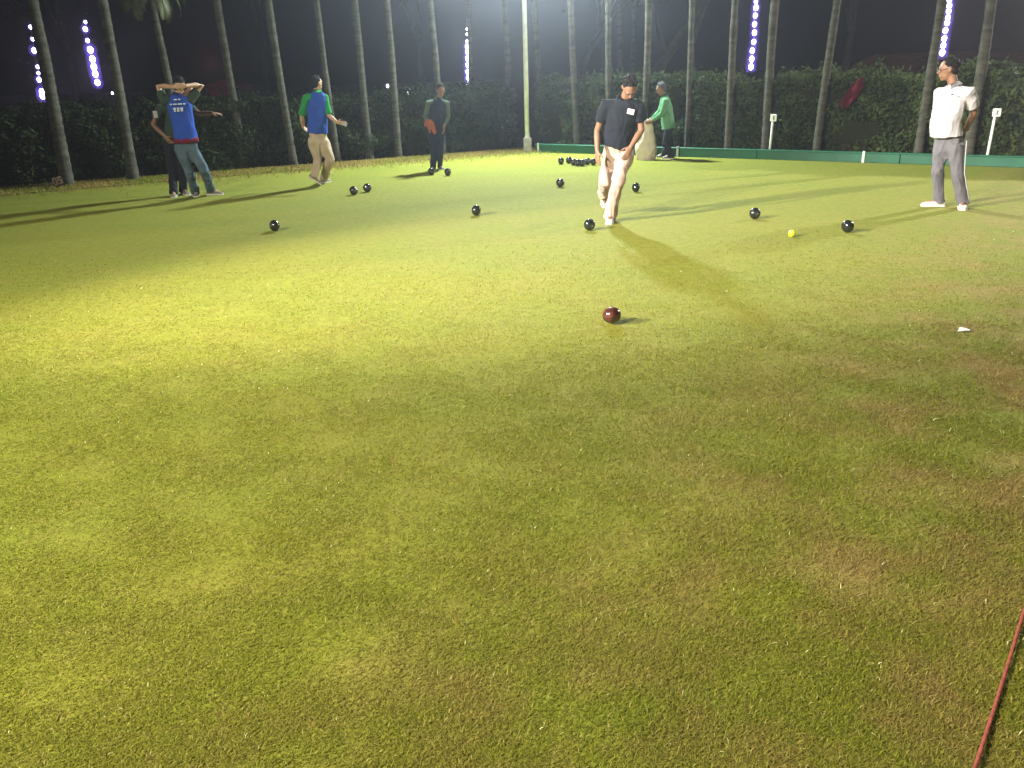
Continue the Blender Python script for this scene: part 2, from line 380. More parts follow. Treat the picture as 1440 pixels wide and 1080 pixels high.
hedge('hedge', HR0, HR0+rdir*24, 1.37, 1.1, -rnorm, 130000, 31, 'tall leafy green hedge behind the green edge board on the right', .05, .11, 'leaf2')

# -- green edge board (right/back side)
bz = empty('edge_board', CORNER, 'long low green painted board along the far right edge of the grass', 'edging')
bm = bmesh.new(); rot = Matrix.Rotation(math.atan2(rdir.y, rdir.x), 3, 'Z')
for k in range(11):
    vs = box(bm, rdir*(1.2+k*2.4)+Vector((0, 0, .075)) - rnorm*(.03+.004*(k % 2)), (2.392, .05, .15), rot)
bevelled(bm, .006, 1); link('board', finish(bm, 'board', False), M['board'], bz)
bm = bmesh.new(); box(bm, rdir*13.2+Vector((0, 0, .160)) - rnorm*.05, (26.4, .12, .018), rot); bevelled(bm, .004, 1)
link('cap_rail', finish(bm, 'cap_rail', False), M['board'], bz)
def on_board(px):       # parameter along the board seen at this pixel column
    best = min(range(0, 2600), key=lambda k: abs(project(CORNER+rdir*(k*.01))[0]-px)); return CORNER+rdir*(best*.01)
def project(p):
    v = Vector(p)-CAM; zc = v.dot(Fw); return (720+FPX*v.dot(Rt)/zc, 540-FPX*v.dot(Up)/zc)
for px, lab in ((757, 'white tick mark at the left end of the green board, beside the lamp pole'), (953, 'thin white tick mark on the green board beside the man in the pale green shirt'), (1213, 'thin white tick mark on the green board between the two number posts')):
    p = on_board(px)+rnorm*.003; bm = bmesh.new(); box(bm, Vector((0, .0, .095)), (.04, .02, .19), rot); bevelled(bm, .003, 1)
    o = link('edge_marker', finish(bm, 'edge_marker', False), M['white']); o.location = p; tag(o, lab, 'marker', 'white tick marks on the green board')

# -- number posts behind the board
def number_post(bpx, bpy_, tpx, tpy, label):
    b = on_board(bpx) - rnorm*.14; t_ = min((b+Vector((0, 0, k*.01)) for k in range(20, 160)), key=lambda q: abs(project(q)[1]-tpy))
    root = empty('number_post', b, label, 'post', 'white rink number posts behind the green board')
    H = t_.z; bm = bmesh.new(); tube(bm, [Vector((0, 0, 0)), Vector((.01, 0, H))], [.022, .020], n=10, cap='flat'); link('stake', finish(bm, 'stake'), M['white'], root)
    bm = bmesh.new(); box(bm, Vector((.01, -.03, H)) , (.115, .018, .12), rot); bevelled(bm, .006, 1); pl = link('number_plate', finish(bm, 'number_plate', False), M['white'], root)
    bm = bmesh.new(); box(bm, Vector((.012, -.041, H)), (.025, .003, .07), rot); link('numeral', finish(bm, 'numeral', False), M['emblem'], pl)
number_post(1078, 216, 1084, 166, 'thin white number post with small square plate, left one, nearer the man in green')
number_post(1384, 222, 1392, 158, 'thin white number post with small square plate, just right of the man in white')

# -- palms
def palm_trunk_mesh(base, top, r0, r1, seed, flare=1.2):
    r = random.Random(seed); n = 26; pts, rad = [], []
    H = (top-base).length
    for i in range(n+1):
        f = i/n; p = base.lerp(top, f) + Vector((math.sin(f*3+seed)*.04, math.cos(f*2.3+seed)*.04, 0))*min(1, f*4)
        rr_ = (r0+(r1-r0)*f)*(1+(flare-1)*math.exp(-f*H/.25)); pts.append(p); rad.append(rr_*r.uniform(.94, 1.06))
    q, qr = [], []                                            # leaf-scar rings
    for i in range(n):
        for k in range(4):
            f = k/4; q.append(pts[i].lerp(pts[i+1], f)); qr.append((rad[i]*(1-f)+rad[i+1]*f)*(1.02 if k % 2 else .95))
    q.append(pts[-1]); qr.append(rad[-1])
    bm = bmesh.new(); tube(bm, q, qr, n=12, cap='flat'); return finish(bm, 'trunk')
def frond_crown_mesh(n=11, L=2.2, droop=1.0, seed=0, leaf=.42, e0=(.2, 1.25)):
    r = random.Random(seed); bm = bmesh.new()
    for i in range(n):
        az = 2*math.pi*i/n + r.uniform(-.2, .2); el = r.uniform(*e0); p = Vector((0, 0, 0)); hd = Vector((math.cos(az), math.sin(az), 0)); sd = Vector((-hd.y, hd.x, 0))
        S = 16; prev = p; pts = [p.copy()]
        for k in range(S):
            e = el - droop*2.0*(k/S)**1.3; prev = prev + (hd*math.cos(e)+Vector((0, 0, math.sin(e))))*(L/S); pts.append(prev.copy())
        tube(bm, pts, [.022*(1-.85*k/S) for k in range(S+1)], n=4, cap='flat')
        for k in range(1, S*2):
            f = k/(S*2); a = pts[int(f*S)].lerp(pts[min(int(f*S)+1, S)], (f*S) % 1); tg = (pts[min(int(f*S)+1, S)]-pts[int(f*S)]).normalized()
            ll = leaf*math.sin(math.pi*min(f*.85+.12, 1))*r.uniform(.8, 1.1)
            for sgn in (-1, 1):
                dr = (sd*sgn*.8 + tg*.55 + Vector((0, 0, -.35-.5*f))).normalized(); wv = tg*.022
                q = [a-wv, a+wv, a+dr*ll*.6+wv*.7, a+dr*ll+Vector((0, 0, -.1*ll)), a+dr*ll*.6-wv*.7]
                bm.faces.new([bm.verts.new(x) for x in q])
    me = bpy.data.meshes.new('crown'); bm.to_mesh(me); bm.free(); return me
crown_me = frond_crown_mesh(13, 2.3, .8, 3, .5); crown_me.materials.append(M['frond'])
def palm(base, tilt_px, r0, label, seed, H=8.2, crown=None, group='palm trunks along the hedges', r1=None):
    """tilt_px: pixel (x, y) that the trunk passes through higher up"""
    d = ray(*tilt_px); Y = (base.y-CAM.y); q = CAM + d*(Y/d.y)       # same distance as the base
    ax = (q-base).normalized(); top = base + ax*(H/ax.z)
    root = empty('palm_tree', base, label, 'palm tree', group)
    me = palm_trunk_mesh(Vector((0, 0, -.05)), top-base, r0, r1 or r0*.78, seed); link('trunk', me, M['bark'], root)
    c = link('crown', crown or crown_me, None, root); c.location = top-base; c.rotation_euler.z = seed*1.3
    return root
LT = [((95, 262), (42, 0), .105, 'thick palm trunk at the far left beside the small number sign'),
      ((188, 254), (145, 0), .090, 'palm trunk left of the two men, between the two left light strings and them'),
      ((345, 238), (308, 0), .080, 'palm trunk just right of the pointing hand'),
      ((414, 234), (380, 0), .078, 'palm trunk just left of the man walking in a blue vest'),
      ((476, 229), (445, 0), .062, 'slim palm trunk rising directly behind the man walking in a blue vest'),
      ((521, 226), (496, 0), .072, 'palm trunk right of the walking man, first of two before the man with orange cloth'),
      ((561, 223), (541, 0), .072, 'palm trunk nearest on the left of the man with orange cloth'),
      ((623, 219), (604, 0), .068, 'palm trunk rising directly behind the man with orange cloth')]
for i, (b, t_, r0, lab) in enumerate(LT): palm(G(*b), t_, r0, lab, i+1)
# short palm with hanging fronds behind the two men
sb = G(268, 245); q = at_dist(203, -20, sb.y)
ax = (q-sb).normalized(); top = q
root = empty('palm_tree', sb, 'palm with drooping fronds at the top edge, behind the two men', 'palm tree', 'palm trunks along the hedges')
link('trunk', palm_trunk_mesh(Vector((0, 0, -.05)), top-sb, .078, .062, 55), M['bark'], root)
cm = frond_crown_mesh(14, .95, 1.0, 8, .30, (-.3, 1.0)); cm.materials.append(M['frond']); c = link('crown', cm, None, root); c.location = top-sb+Vector((0, 0, .12))
# trunks behind/within the far hedges
BT = [((662, 205), (657, -10), .055, 19.4, 'faint palm trunk behind the middle light string'),
      ((718, 205), (710, 0), .070, 19.6, 'faint palm trunk immediately left of the white lamp pole'),
      ((763, 205), (753, 0), .072, 19.6, 'faint palm trunk immediately right of the white lamp pole'),
      ((813, 205), (805, 0), .072, 19.6, 'second palm trunk right of the white lamp pole'),
      ((858, 205), (856, 0), .066, 19.4, 'palm trunk directly left above the head of the bowler in black'),
      ((876, 205), (868, 0), .075, 22.5, 'dim palm trunk above the head of the bowler in black'),
      ((884, 205), (890, 0), .070, 24.0, 'dimmer palm trunk farther back above the bowler in black'),
      ((905, 205), (911, 0), .070, 19.2, 'palm trunk between the bowler in black and the man in pale green'),
      ((966, 205), (975, 0), .060, 19.0, 'palm trunk just right of the man in pale green'),
      ((1024, 205), (1037, 0), .070, 18.2, 'palm trunk left of the light string in the right half'),
      ((1077, 208), (1092, 0), .080, 17.4, 'palm trunk right of the light string, above the left number post'),
      ((1148, 210), (1177, 0), .072, 16.8, 'leaning palm trunk left of the red cloth'),
      ((1292, 212), (1322, 0), .074, 15.2, 'palm trunk directly left of the man in white, beside the right light string'),
      ((1362, 215), (1391, 0), .080, 14.6, 'palm trunk right of the head of the man in white')]
for i, (b, t_, r0, Y, lab) in enumerate(BT):
    bx_ = at_dist(b[0], b[1], Y); base = Vector((bx_.x, Y, -.02))
    if base.x > CORNER.x+.3 and Y < 22:        # these stand in a row between the green board and the hedge
        dr = ray(b[0], b[1]); dr.z = 0; org = CORNER - rnorm*.40; c0 = Vector((CAM.x, CAM.y, 0))
        tt_ = (org-c0).dot(rnorm)/dr.dot(rnorm); base = c0+dr*tt_; base.z = -.02
    palm(base, t_, r0, lab, 20+i)

# -- light pole
pole = empty('lamp_pole', POLE, 'tall white floodlight pole with concrete foot at the far corner of the green', 'lamp pole')
bm = bmesh.new(); tube(bm, [Vector((0, 0, .3)), Vector((0, 0, 3)), Vector((0, 0, 5.1))], [.050, .046, .040], n=16, cap='flat'); link('shaft', finish(bm, 'shaft'), M['polepaint'], pole)
bm = bmesh.new(); box(bm, Vector((0, 0, .15)), (.17, .17, .32)); bevelled(bm, .02); link('foot', finish(bm, 'foot', False), M['concrete'], pole)
bm = bmesh.new(); box(bm, Vector((0, 0, 5.12)), (1.2, .06, .06)); bevelled(bm, .008); link('crossarm', finish(bm, 'crossarm', False), M['polepaint'], pole)
for sx in (-.4, .4):
    bm = bmesh.new(); rx = Matrix.Rotation(math.radians(-40), 3, 'X'); box(bm, Vector((sx, -.13, 4.98)), (.42, .14, .34), rx); bevelled(bm, .02)
    hsg = link('lamp_housing', finish(bm, 'lamp_housing', False), M['darkgrey'], pole)
    bm = bmesh.new(); box(bm, Vector((sx, -.13, 4.98)) + rx @ Vector((0, -.078, 0)), (.36, .01, .28), rx); link('lamp_glass', finish(bm, 'lamp_glass', False), M['lampglass'], hsg)

# -- tiny sign at the first palm
sp = G(84, 266); sg = empty('sign', sp, 'small pinkish number sign leaning beside the leftmost palm foot', 'sign')
bm = bmesh.new(); rz = Matrix.Rotation(-.25, 3, 'Y'); box(bm, Vector((0, 0, .12)), (.20, .02, .15), rz); bevelled(bm, .01)
link('plate', finish(bm, 'plate', False), mat('maroon_plate', (.09, .035, .03), .7, .3), sg)
tcv = bpy.data.curves.new('num', 'FONT'); tcv.body = '05'; tcv.size = .17; tcv.extrude = .004; tcv.align_x = 'CENTER'; tcv.align_y = 'CENTER'; tcv.offset = .006
to = bpy.data.objects.new('num', tcv); C.objects.link(to); dg = bpy.context.evaluated_depsgraph_get(); tme = bpy.data.meshes.new_from_object(to.evaluated_get(dg)); bpy.data.objects.remove(to)
tme.transform(Matrix.Translation((0, -.016, .13)) @ Matrix.Rotation(-.25, 4, 'Y') @ Matrix.Rotation(math.pi/2, 4, 'X'))
link('numerals', tme, mat('pink_paint', (.34, .25, .24), .8, .2), sg)

# -- LED light strings
hm_ = bpy.data.materials.new('violet_glow'); hm_.use_nodes = True; hn = hm_.node_tree.nodes; hn.clear()
ho = hn.new('ShaderNodeOutputMaterial'); he = hn.new('ShaderNodeVolumePrincipled'); he.inputs['Density'].default_value = .02; he.inputs['Color'].default_value = (.6, .5, 1, 1)
he.inputs['Emission Color'].default_value = (.22, .11, 1, 1); he.inputs['Emission Strength'].default_value = .75
hm_.node_tree.links.new(he.outputs[0], ho.inputs['Volume']); M['halo'] = hm_; hm_.cycles.homogeneous_volume = True; hm_.cycles.emission_sampling = 'NONE'
def led_string(dots, Y, label, rad=.068):
    p0 = at_dist(dots[0][0], -40, Y) if dots[0][1] < 12 else at_dist(dots[0][0]-(dots[-1][0]-dots[0][0])*.2, dots[0][1]-16, Y)
    pe = at_dist(dots[-1][0], dots[-1][1]+4, Y)
    root = empty('light_string', pe, label, 'light string', 'vertical violet light strings behind the hedges')
    bm = bmesh.new(); prev = [p0-pe]+[at_dist(d[0], d[1], Y)-pe for d in dots]+[Vector((0, 0, -.03))]
    tube(bm, prev, [.012]*len(prev), n=6); link('cable', finish(bm, 'cable'), M['darkgrey'], root)
    for (x, y, s_) in dots:
        c = at_dist(x, y, Y)-pe; bm = bmesh.new()
        ellipsoid(bm, c, (Vector((1, 0, 0)), Vector((0, 1, 0)), Vector((0, 0, 1))), (rad*s_, rad*s_, rad*s_*1.25), 12, 8)
        bl = link('bulb', finish(bm, 'bulb'), M['bulb'], root)
        bm = bmesh.new(); ellipsoid(bm, c, (Vector((1, 0, 0)), Vector((0, 1, 0)), Z), (rad*s_*2.5, rad*s_*2.5, rad*s_*2.7), 14, 10)
        link('glow', finish(bm, 'glow'), M['halo'], bl)
led_string([(43, 38, .55), (46, 55, .5), (48, 71, .8), (53, 94, .5), (54, 103, .45), (55, 112, .7), (59, 129, .9), (60, 135, .9)], 22, 'leftmost vertical string of violet white lights, partly behind the leftmost palm')
led_string([(120, 31, .45), (120, 41, .7), (123, 57, .6), (127, 70, .95), (130, 83, .95), (132, 94, .95), (134, 104, .95), (137, 116, .9)], 22, 'vertical light string between the two leftmost palms')
led_string([(657, 41, .4), (656.5, 48, .4), (657, 58, .5), (657, 65, .8), (657.5, 73, .8), (657.5, 82, .85), (658, 91, .85), (658, 101, .85), (658.5, 110, .85), (659, 119, .9)], 25, 'vertical light string in the middle, right of the man with orange cloth')
led_string([(1063, 2, .7), (1063, 11, .9), (1062, 22, .8), (1061, 34, .85), (1061, 46, .9), (1060, 59, .85), (1058, 71, .9), (1057, 83, .95), (1056, 94, 1)], 25, 'vertical light string between two palms in the right half')
led_string([(1335, 0, .8), (1335, 8, .85), (1334, 16, .85), (1333, 25, .85), (1332, 32, .9), (1329.5, 43, .9), (1328, 54, .9), (1326.5, 64, .9), (1325, 74, 1)], 24, 'vertical light string just above the man in white')

# -- background beyond the hedges
def bg_tree(x, y, H, R, seed, label, leaves=6000, bare=False):
    r = random.Random(seed); root = empty('tree', (x, y, -.03), label, 'tree', 'dim trees beyond the hedges')
    bm = bmesh.new(); tips = []
    def branch(p, d, L, r0, lev):
        pts = [p]; 
        for k in range(4):
            d = (d+Vector((r.uniform(-.18, .18), r.uniform(-.18, .18), .06))).normalized(); p = p+d*L/4; pts.append(p)
        tube(bm, pts, [r0*(1-.12*k) for k in range(5)], n=7)
        if lev < 3:
            for k in range(3):
                a = r.uniform(0, 6.28); sp = .45+.25*lev; dd = (d+Vector((math.cos(a)*sp, math.sin(a)*sp, .1))).normalized()
                branch(pts[r.choice((3, 4))], dd, L*r.uniform(.6, .8), r0*.55, lev+1)
        else: tips.append(p)
    branch(Vector((0, 0, 0)), Vector((r.uniform(-.1, .1), 0, 1)).normalized(), H*.38, .17, 0)
    link('trunk', finish(bm, 'trunk'), M['bark2'], root)
    rg = np.random.default_rng(seed); tp = np.array([list(t_) for t_ in tips]); idx = rg.integers(0, len(tp), leaves)
    P = tp[idx]+rg.normal(0, R*.28, (leaves, 3))*np.array([1, 1, .8])
    V, F = leaf_cloud(P, np.zeros((leaves, 3)), .11, seed, .5); link('crown', np_mesh('crown', V, F), M['treeleaf'], root)
blabs = ['dim leafy tree beyond the hedge at the far left edge', 'dim leafy tree beyond the hedge, right of the second light string', 'dim tree beyond the hedge above the walking man in blue', 'dim tree beyond the hedge above the man with orange cloth', 'dim tree beyond the hedge, between the lamp pole and the bowler in black',
         'dim tree beyond the hedge above the man in pale green', 'dim tree beyond the hedge above the red cloth', 'dim tree beyond the hedge at the far right edge']
for i, (x, y, H, R) in enumerate([(-21, 27, 8, 2.2), (-14.5, 29, 8, 2.4), (-8.2, 30, 8.5, 2.4), (-3, 33, 9, 2.6), (2.8, 32, 8, 2.2), (6.2, 27, 8, 2.0), (12.2, 30, 9, 2.5), (19.5, 27, 8, 2.4)]):
    bg_tree(x, y, H, R, 60+i, blabs[i])
# dark leaning trunk seen behind the man in pale green
lb = at_dist(905, 130, 24); lb.z = 0; lt = at_dist(985, 10, 24)
root = empty('tree', lb, 'bare leaning tree trunk beyond the hedge above the man in pale green', 'tree', 'dim trees beyond the hedges')
bm = bmesh.new(); a = Vector((0, 0, 0)); b = at_dist(918, 110, 24)-lb; c_ = lt-lb; e_ = c_+(c_-b)*.8
tube(bm, [a, b, c_, e_], [.20, .17, .12, .07], n=9); tube(bm, [b+(c_-b)*.3, b+(c_-b)*.3+Vector((-.5, 0, 1.4)), b+(c_-b)*.3+Vector((-.7, 0, 3))], [.08, .06, .03], n=7)
link('trunk', finish(bm, 'trunk'), M['bark2'], root)
# red canvas stall behind the left hedge
tb = at_dist(312, 150, 24); tb.z = 0; ten = empty('tent', tb, 'dim red canvas stall beyond the left hedge, behind a palm trunk', 'tent')
z1 = at_dist(312, 140, 24).z; z2 = at_dist(312, 122, 24).z; z3 = at_dist(312, 112, 24).z
bm = bmesh.new(); x0, x1 = -.36, .52
vs = [bm.verts.new(v) for v in [(x0, 0, z1-.6), (x1, 0, z1-.6), (x1, 0, z2), (x0, 0, z2), (x0, 1.4, z1-.6), (x1, 1.4, z1-.6), (x1, 1.4, z2), (x0, 1.4, z2)]]
for f in ((0, 1, 2, 3), (4, 5, 6, 7), (0, 3, 7, 4), (1, 2, 6, 5)): bm.faces.new([vs[k] for k in f])
link('canvas_wall', finish(bm, 'canvas_wall', False), M['tent'], ten)
bm = bmesh.new(); pk = bm.verts.new(((x0+x1)/2, .7, z3+.05)); q = [bm.verts.new(v) for v in [(x0-.12, -.12, z2+.004), (x1+.12, -.12, z2+.004), (x1+.12, 1.52, z2+.004), (x0-.12, 1.52, z2+.004)]]
for k in range(4): bm.faces.new((q[k], q[(k+1) % 4], pk))
link('canvas_roof', finish(bm, 'canvas_roof', False), M['tent'], ten)
for sx in (x0, x1):
    bm = bmesh.new(); tube(bm, [Vector((sx, -.05, 0)), Vector((sx, -.05, z2))], [.025, .025], n=8, cap='flat'); link('post', finish(bm, 'post'), M['darkgrey'], ten)
l = bpy.data.lights.new('red_lamp', 'POINT'); l.energy = 2.5; l.color = (1, .22, .30); l.shadow_soft_size = .15
lo = bpy.data.objects.new('red_lamp', l); C.objects.link(lo); lo.location = tb+Vector((.3, -1.2, 2.1))
# long low building with tiled roof beyond the right hedge
bb = at_dist(1335, 150, 27); bb.z = 0; hb = empty('building', bb, 'long low dim building with brown tiled roof beyond the right hedge', 'building')
zr0 = at_dist(1335, 100, 27).z; zr1 = at_dist(1335, 84, 27).z
bm = bmesh.new(); box(bm, Vector((.6, 2, zr0/2)), (4.6, 3.6, zr0)); link('wall', finish(bm, 'wall', False), M['wall'], hb)
bm = bmesh.new(); q = [bm.verts.new(v) for v in [(-2.2, -.3, zr0), (3.4, -.3, zr0), (3.4, 4.3, zr0), (-2.2, 4.3, zr0), (-1.7, 2, zr1+.25), (2.9, 2, zr1+.25)]]
for f in ((0, 1, 5, 4), (2, 3, 4, 5), (1, 2, 5), (3, 0, 4), (0, 3, 2, 1)): bm.faces.new([q[k] for k in f])
link('roof', finish(bm, 'roof', False), M['rooftile'], hb)
for k in range(3):
    bm = bmesh.new(); box(bm, Vector((-1+k*1.5, .19, zr0*.55)), (.8, .06, .9)); link('window', finish(bm, 'window', False), M['darkgrey'], hb)
# small far lamps on thin posts
for (x, y, s_, Y, lab) in ((576, 129, 1.0, 30, 'small bright white lamp beyond the hedge left of the man with orange cloth'), (545, 121, .55, 30, 'tiny lamp beyond the hedge beside a palm trunk, left of the brighter lamp'), (158, 131, .4, 28, 'tiny faint lamp beyond the hedge between the second light string and the two men')):
    p = at_dist(x, y, Y); root = empty('far_lamp', (p.x, p.y, 0), lab, 'lamp', 'small lamps beyond the hedge')
    bm = bmesh.new(); ellipsoid(bm, Vector((0, 0, p.z)), (Vector((1, 0, 0)), Vector((0, 1, 0)), Vector((0, 0, 1))), (.075*s_, .06*s_, .11*s_)); link('globe', finish(bm, 'globe'), M['smalllamp'], root)
    bm = bmesh.new(); tube(bm, [Vector((0, 0, 0)), Vector((0, 0, p.z-.1*s_))], [.03, .025], n=8, cap='flat'); link('post', finish(bm, 'post'), M['darkgrey'], root)

# -- red cloth hung on the right hedge
hf = at_dist(1199, 131, 1); dirr = ray(1199, 131)
tt = (CORNER-rnorm*.40-CAM).dot(rnorm)/dirr.dot(rnorm); rc = CAM+dirr*tt
bm = bmesh.new(); NX, NZ = 14, 22; gv = []
Wc, Hc = .23, .50
for j in range(NZ+1):
    row = []
    for i in range(NX+1):
        u = i/NX*2-1; v = j/NZ*2-1; half = math.sqrt(max(0, 1-v*v*.96)); x = u*half*Wc*.5 + v*.13; z = v*Hc*.5
        row.append(bm.verts.new(rdir*x + Vector((0, 0, z)) + rnorm*(.02*math.sin(u*4+v*3)+.015*math.sin(v*9))))
    gv.append(row)
for j in range(NZ):
    for i in range(NX): bm.faces.new((gv[j][i], gv[j][i+1], gv[j+1][i+1], gv[j+1][i]))
bmesh.ops.solidify(bm, geom=bm.faces[:], thickness=.02)
o = link('red_cloth', finish(bm, 'red_cloth'), M['redcloth']); o.location = rc; tag(o, 'dark red oval cloth hanging slanted on the right hedge', 'cloth')

# ------------------------------------------------------------------ bowls
def bowl_mesh(R=.0635):
    bm = bmesh.new(); prof = []
    for k in range(0, 37):
        a = -math.pi/2 + math.pi*k/36
        rr_ = R*math.cos(a)*1.0; z = R*.90*math.sin(a)
        if abs(z) > R*.74: z -= math.copysign(.0022, z)
        if .70*R < abs(z) < .76*R: rr_ *= .985
        prof.append((max(rr_, 1e-5), z))
    n = 40; rings = [[bm.verts.new((r_*math.cos(2*math.pi*j/n), z, r_*math.sin(2*math.pi*j/n))) for j in range(n)] for r_, z in prof]
    for a, b in zip(rings[:-1], rings[1:]):
        for j in range(n): bm.faces.new((a[j], a[(j+1) % n], b[(j+1) % n], b[j]))
    bmesh.ops.remove_doubles(bm, verts=bm.verts[:], dist=1e-4)
    return finish(bm, 'body')
def ring_mesh(R=.0635):
    bm = bmesh.new()
    for rr_ in (.030, .024):
        y0 = -math.sqrt(1-(rr_/R)**2)*R*.9+.0022
        n = 32; a = [bm.verts.new((rr_*math.cos(2*math.pi*j/n), y0-.0008, rr_*math.sin(2*math.pi*j/n))) for j in range(n)]
        b = [bm.verts.new(((rr_-.0022)*math.cos(2*math.pi*j/n), y0-.0016, (rr_-.0022)*math.sin(2*math.pi*j/n))) for j in range(n)]
        for j in range(n): bm.faces.new((a[j], a[(j+1) % n], b[(j+1) % n], b[j]))
    bmesh.ops.create_cone(bm, cap_ends=True, segments=20, radius1=.010, radius2=.009, depth=.003, matrix=Matrix.Translation((0, -R*.9+.0005, 0)) @ Matrix.Rotation(math.pi/2, 4, 'X'))
    return finish(bm, 'emblem')
bme = bowl_mesh(); bme.materials.append(M['black']); rme = ring_mesh(); rme.materials.append(M['emblem'])
bme2 = bowl_mesh(); bme2.materials.append(M['maroon'])
BL = [((387, 325), 'black bowl farthest to the left on the grass, alone'), ((498, 274), 'left one of the two black bowls side by side right of the walking man'),
      ((517, 270), 'right one of the two black bowls side by side right of the walking man'), ((607, 246), 'black bowl at the feet of the man with orange cloth, left one'),
      ((630, 247), 'black bowl at the feet of the man with orange cloth, right one'), ((670, 303), 'black bowl alone in the middle, left of the bowler'),
      ((788, 263), 'black bowl in front of the bowl cluster, left of the bowler'), ((894, 270), 'black bowl just right of the legs of the bowler in black'),
      ((829, 324), 'black bowl closest to the front shoe of the bowler in black'), ((1061, 308), 'black bowl left of the yellow jack and behind it'),
      ((1191, 327), 'black bowl right of the yellow jack, in the shadow of the man in white')]
CLB = [((789, 231), 'leftmost black bowl of the far cluster, slightly apart'), ((800, 230), 'second black bowl from the left of the far cluster'), ((806.5, 232.5), 'third black bowl from the left of the far cluster'),
       ((812.5, 233.5), 'fourth black bowl from the left of the far cluster'), ((819, 233.8), 'fifth black bowl from the left of the far cluster, nearest to the viewer'), ((826, 231.8), 'sixth black bowl from the left of the far cluster'),
       ((834.5, 232.5), 'rightmost black bowl of the far cluster, beside the hand of the bowler')]
def bowl(px, label, group, mesh=bme, em=True, k=0):
    g = G(*px); o = empty('bowl', g, label, 'bowl', group, rz=random.uniform(-2.2, 2.2))
    b = link('body', mesh, None, o); b.location.z = .0625; b.rotation_euler.x = random.uniform(-.25, .25)
    e = link('emblem', rme, None, b)
for i, (p, lab) in enumerate(BL): bowl(p, lab, 'black bowls spread over the green')
for p, lab in CLB: bowl(p, lab, 'black bowls of the far cluster')
g = G(860, 455.5); o = empty('bowl', g, 'large looking glossy maroon bowl alone in the foreground', 'bowl', rz=.25)
b = link('body', bme2, None, o); b.location.z = .0625; b.rotation_euler.x = 1.15; link('emblem', rme, None, b)
bm = bmesh.new(); ellipsoid(bm, Vector((0, 0, .034)), (Vector((1, 0, 0)), Vector((0, 1, 0)), Vector((0, 0, 1))), (.034, .034, .034), 28, 18)
o = link('jack', finish(bm, 'jack'), M['jack']); o.location = G(1113, 333); tag(o, 'small bright yellow jack ball on the grass', 'ball')
# scrap of white paper
bm = bmesh.new(); pts = [(-.04, -.015, .004), (-.01, .022, .022), (.03, .01, .012), (.05, -.004, .005), (.012, -.018, .010)]
vs = [bm.verts.new(p) for p in pts]; bm.faces.new(vs); bmesh.ops.triangulate(bm, faces=bm.faces[:]); bmesh.ops.solidify(bm, geom=bm.faces[:], thickness=.002)
o = link('paper_scrap', finish(bm, 'paper_scrap', False), M['white']); o.location = G(1353, 468)+Vector((0, 0, .01)); tag(o, 'small white scrap lying on the grass at the right', 'paper')
# -- red cord, twisted, lying on the grass
ca, cb_ = G(1345, 1160, .02), G(1460, 800, .02); bm = bmesh.new(); n = 620
for s_ in range(3):
    pts = []
    for k in range(n+1):
        f = k/n; p = ca.lerp(cb_, f); p += Vector((.002*math.sin(f*5), 0, .004*math.sin(f*11))); an = k*.62+s_*2.094
        tg = (cb_-ca).normalized(); sd = Vector((-tg.y, tg.x, 0)); pts.append(p+sd*math.cos(an)*.0026+Vector((0, 0, 1))*math.sin(an)*.0026-ca)
    tube(bm, pts, [.0028]*len(pts), n=6)
o = link('cord', finish(bm, 'cord'), M['cord']); o.location = ca; tag(o, 'thin taut red twisted cord crossing the near right corner of the grass', 'cord')

# ------------------------------------------------------------------ people
Z = Vector((0, 0, 1))
class Frame:
    """local view frame at a person's feet: r = to the right, a = away from the viewer, u = up"""
    def __init__(s, px, py, z=0):
        s.o = G(px, py, z); d = Vector((s.o.x, s.o.y, 0)).normalized(); s.a = d; s.r = Vector((d.y, -d.x, 0))
    def P(s, px, py, dz=0.0):
        d = ray(px, py); t = ((s.o-CAM).dot(s.a)+dz)/d.dot(s.a); return CAM+d*t
    def V(s, r, a, u=0): return s.r*r+s.a*a+Z*u
def hand(bm, W, d, palm, side, curl=.5, sc=1.0):
    """side: +1 thumb on the d x palm side"""
    d = d.normalized(); n = (palm-d*palm.dot(d)).normalized(); l = d.cross(n)*side
    tube(bm, [W-d*.02, W+d*.03*sc, W+d*.085*sc], [(.026*sc, .019*sc), (.038*sc, .016*sc), (.041*sc, .013*sc)], lat=l, n=12)
    for k, (off, ln) in enumerate(((.031, .070), (.0105, .080), (-.0105, .074), (-.031, .058))):
        b = W+d*.085*sc+l*off*sc; c = curl*(.8+.15*k); sp = l*off*.9
        p1 = b+(d*math.cos(c*.4)+n*math.sin(c*.4)+sp)*ln*.42*sc; p2 = p1+(d*math.cos(c)+n*math.sin(c))*ln*.33*sc; p3 = p2+(d*math.cos(c*1.6)+n*math.sin(c*1.6))*ln*.27*sc
        tube(bm, [b-d*.02, b, p1, p2, p3], [.0088*sc, .0088*sc, .0082*sc, .0076*sc, .0064*sc], n=8)
    b = W+d*.022*sc+l*.026*sc; p1 = b+(d*.55+l*.8+n*.25).normalized()*.036*sc; p2 = p1+(d*.85+l*.4+n*.35).normalized()*.034*sc
    tube(bm, [b-d*.01, b, p1, p2], [.012*sc, .012*sc, .010*sc, .0078*sc], n=8)
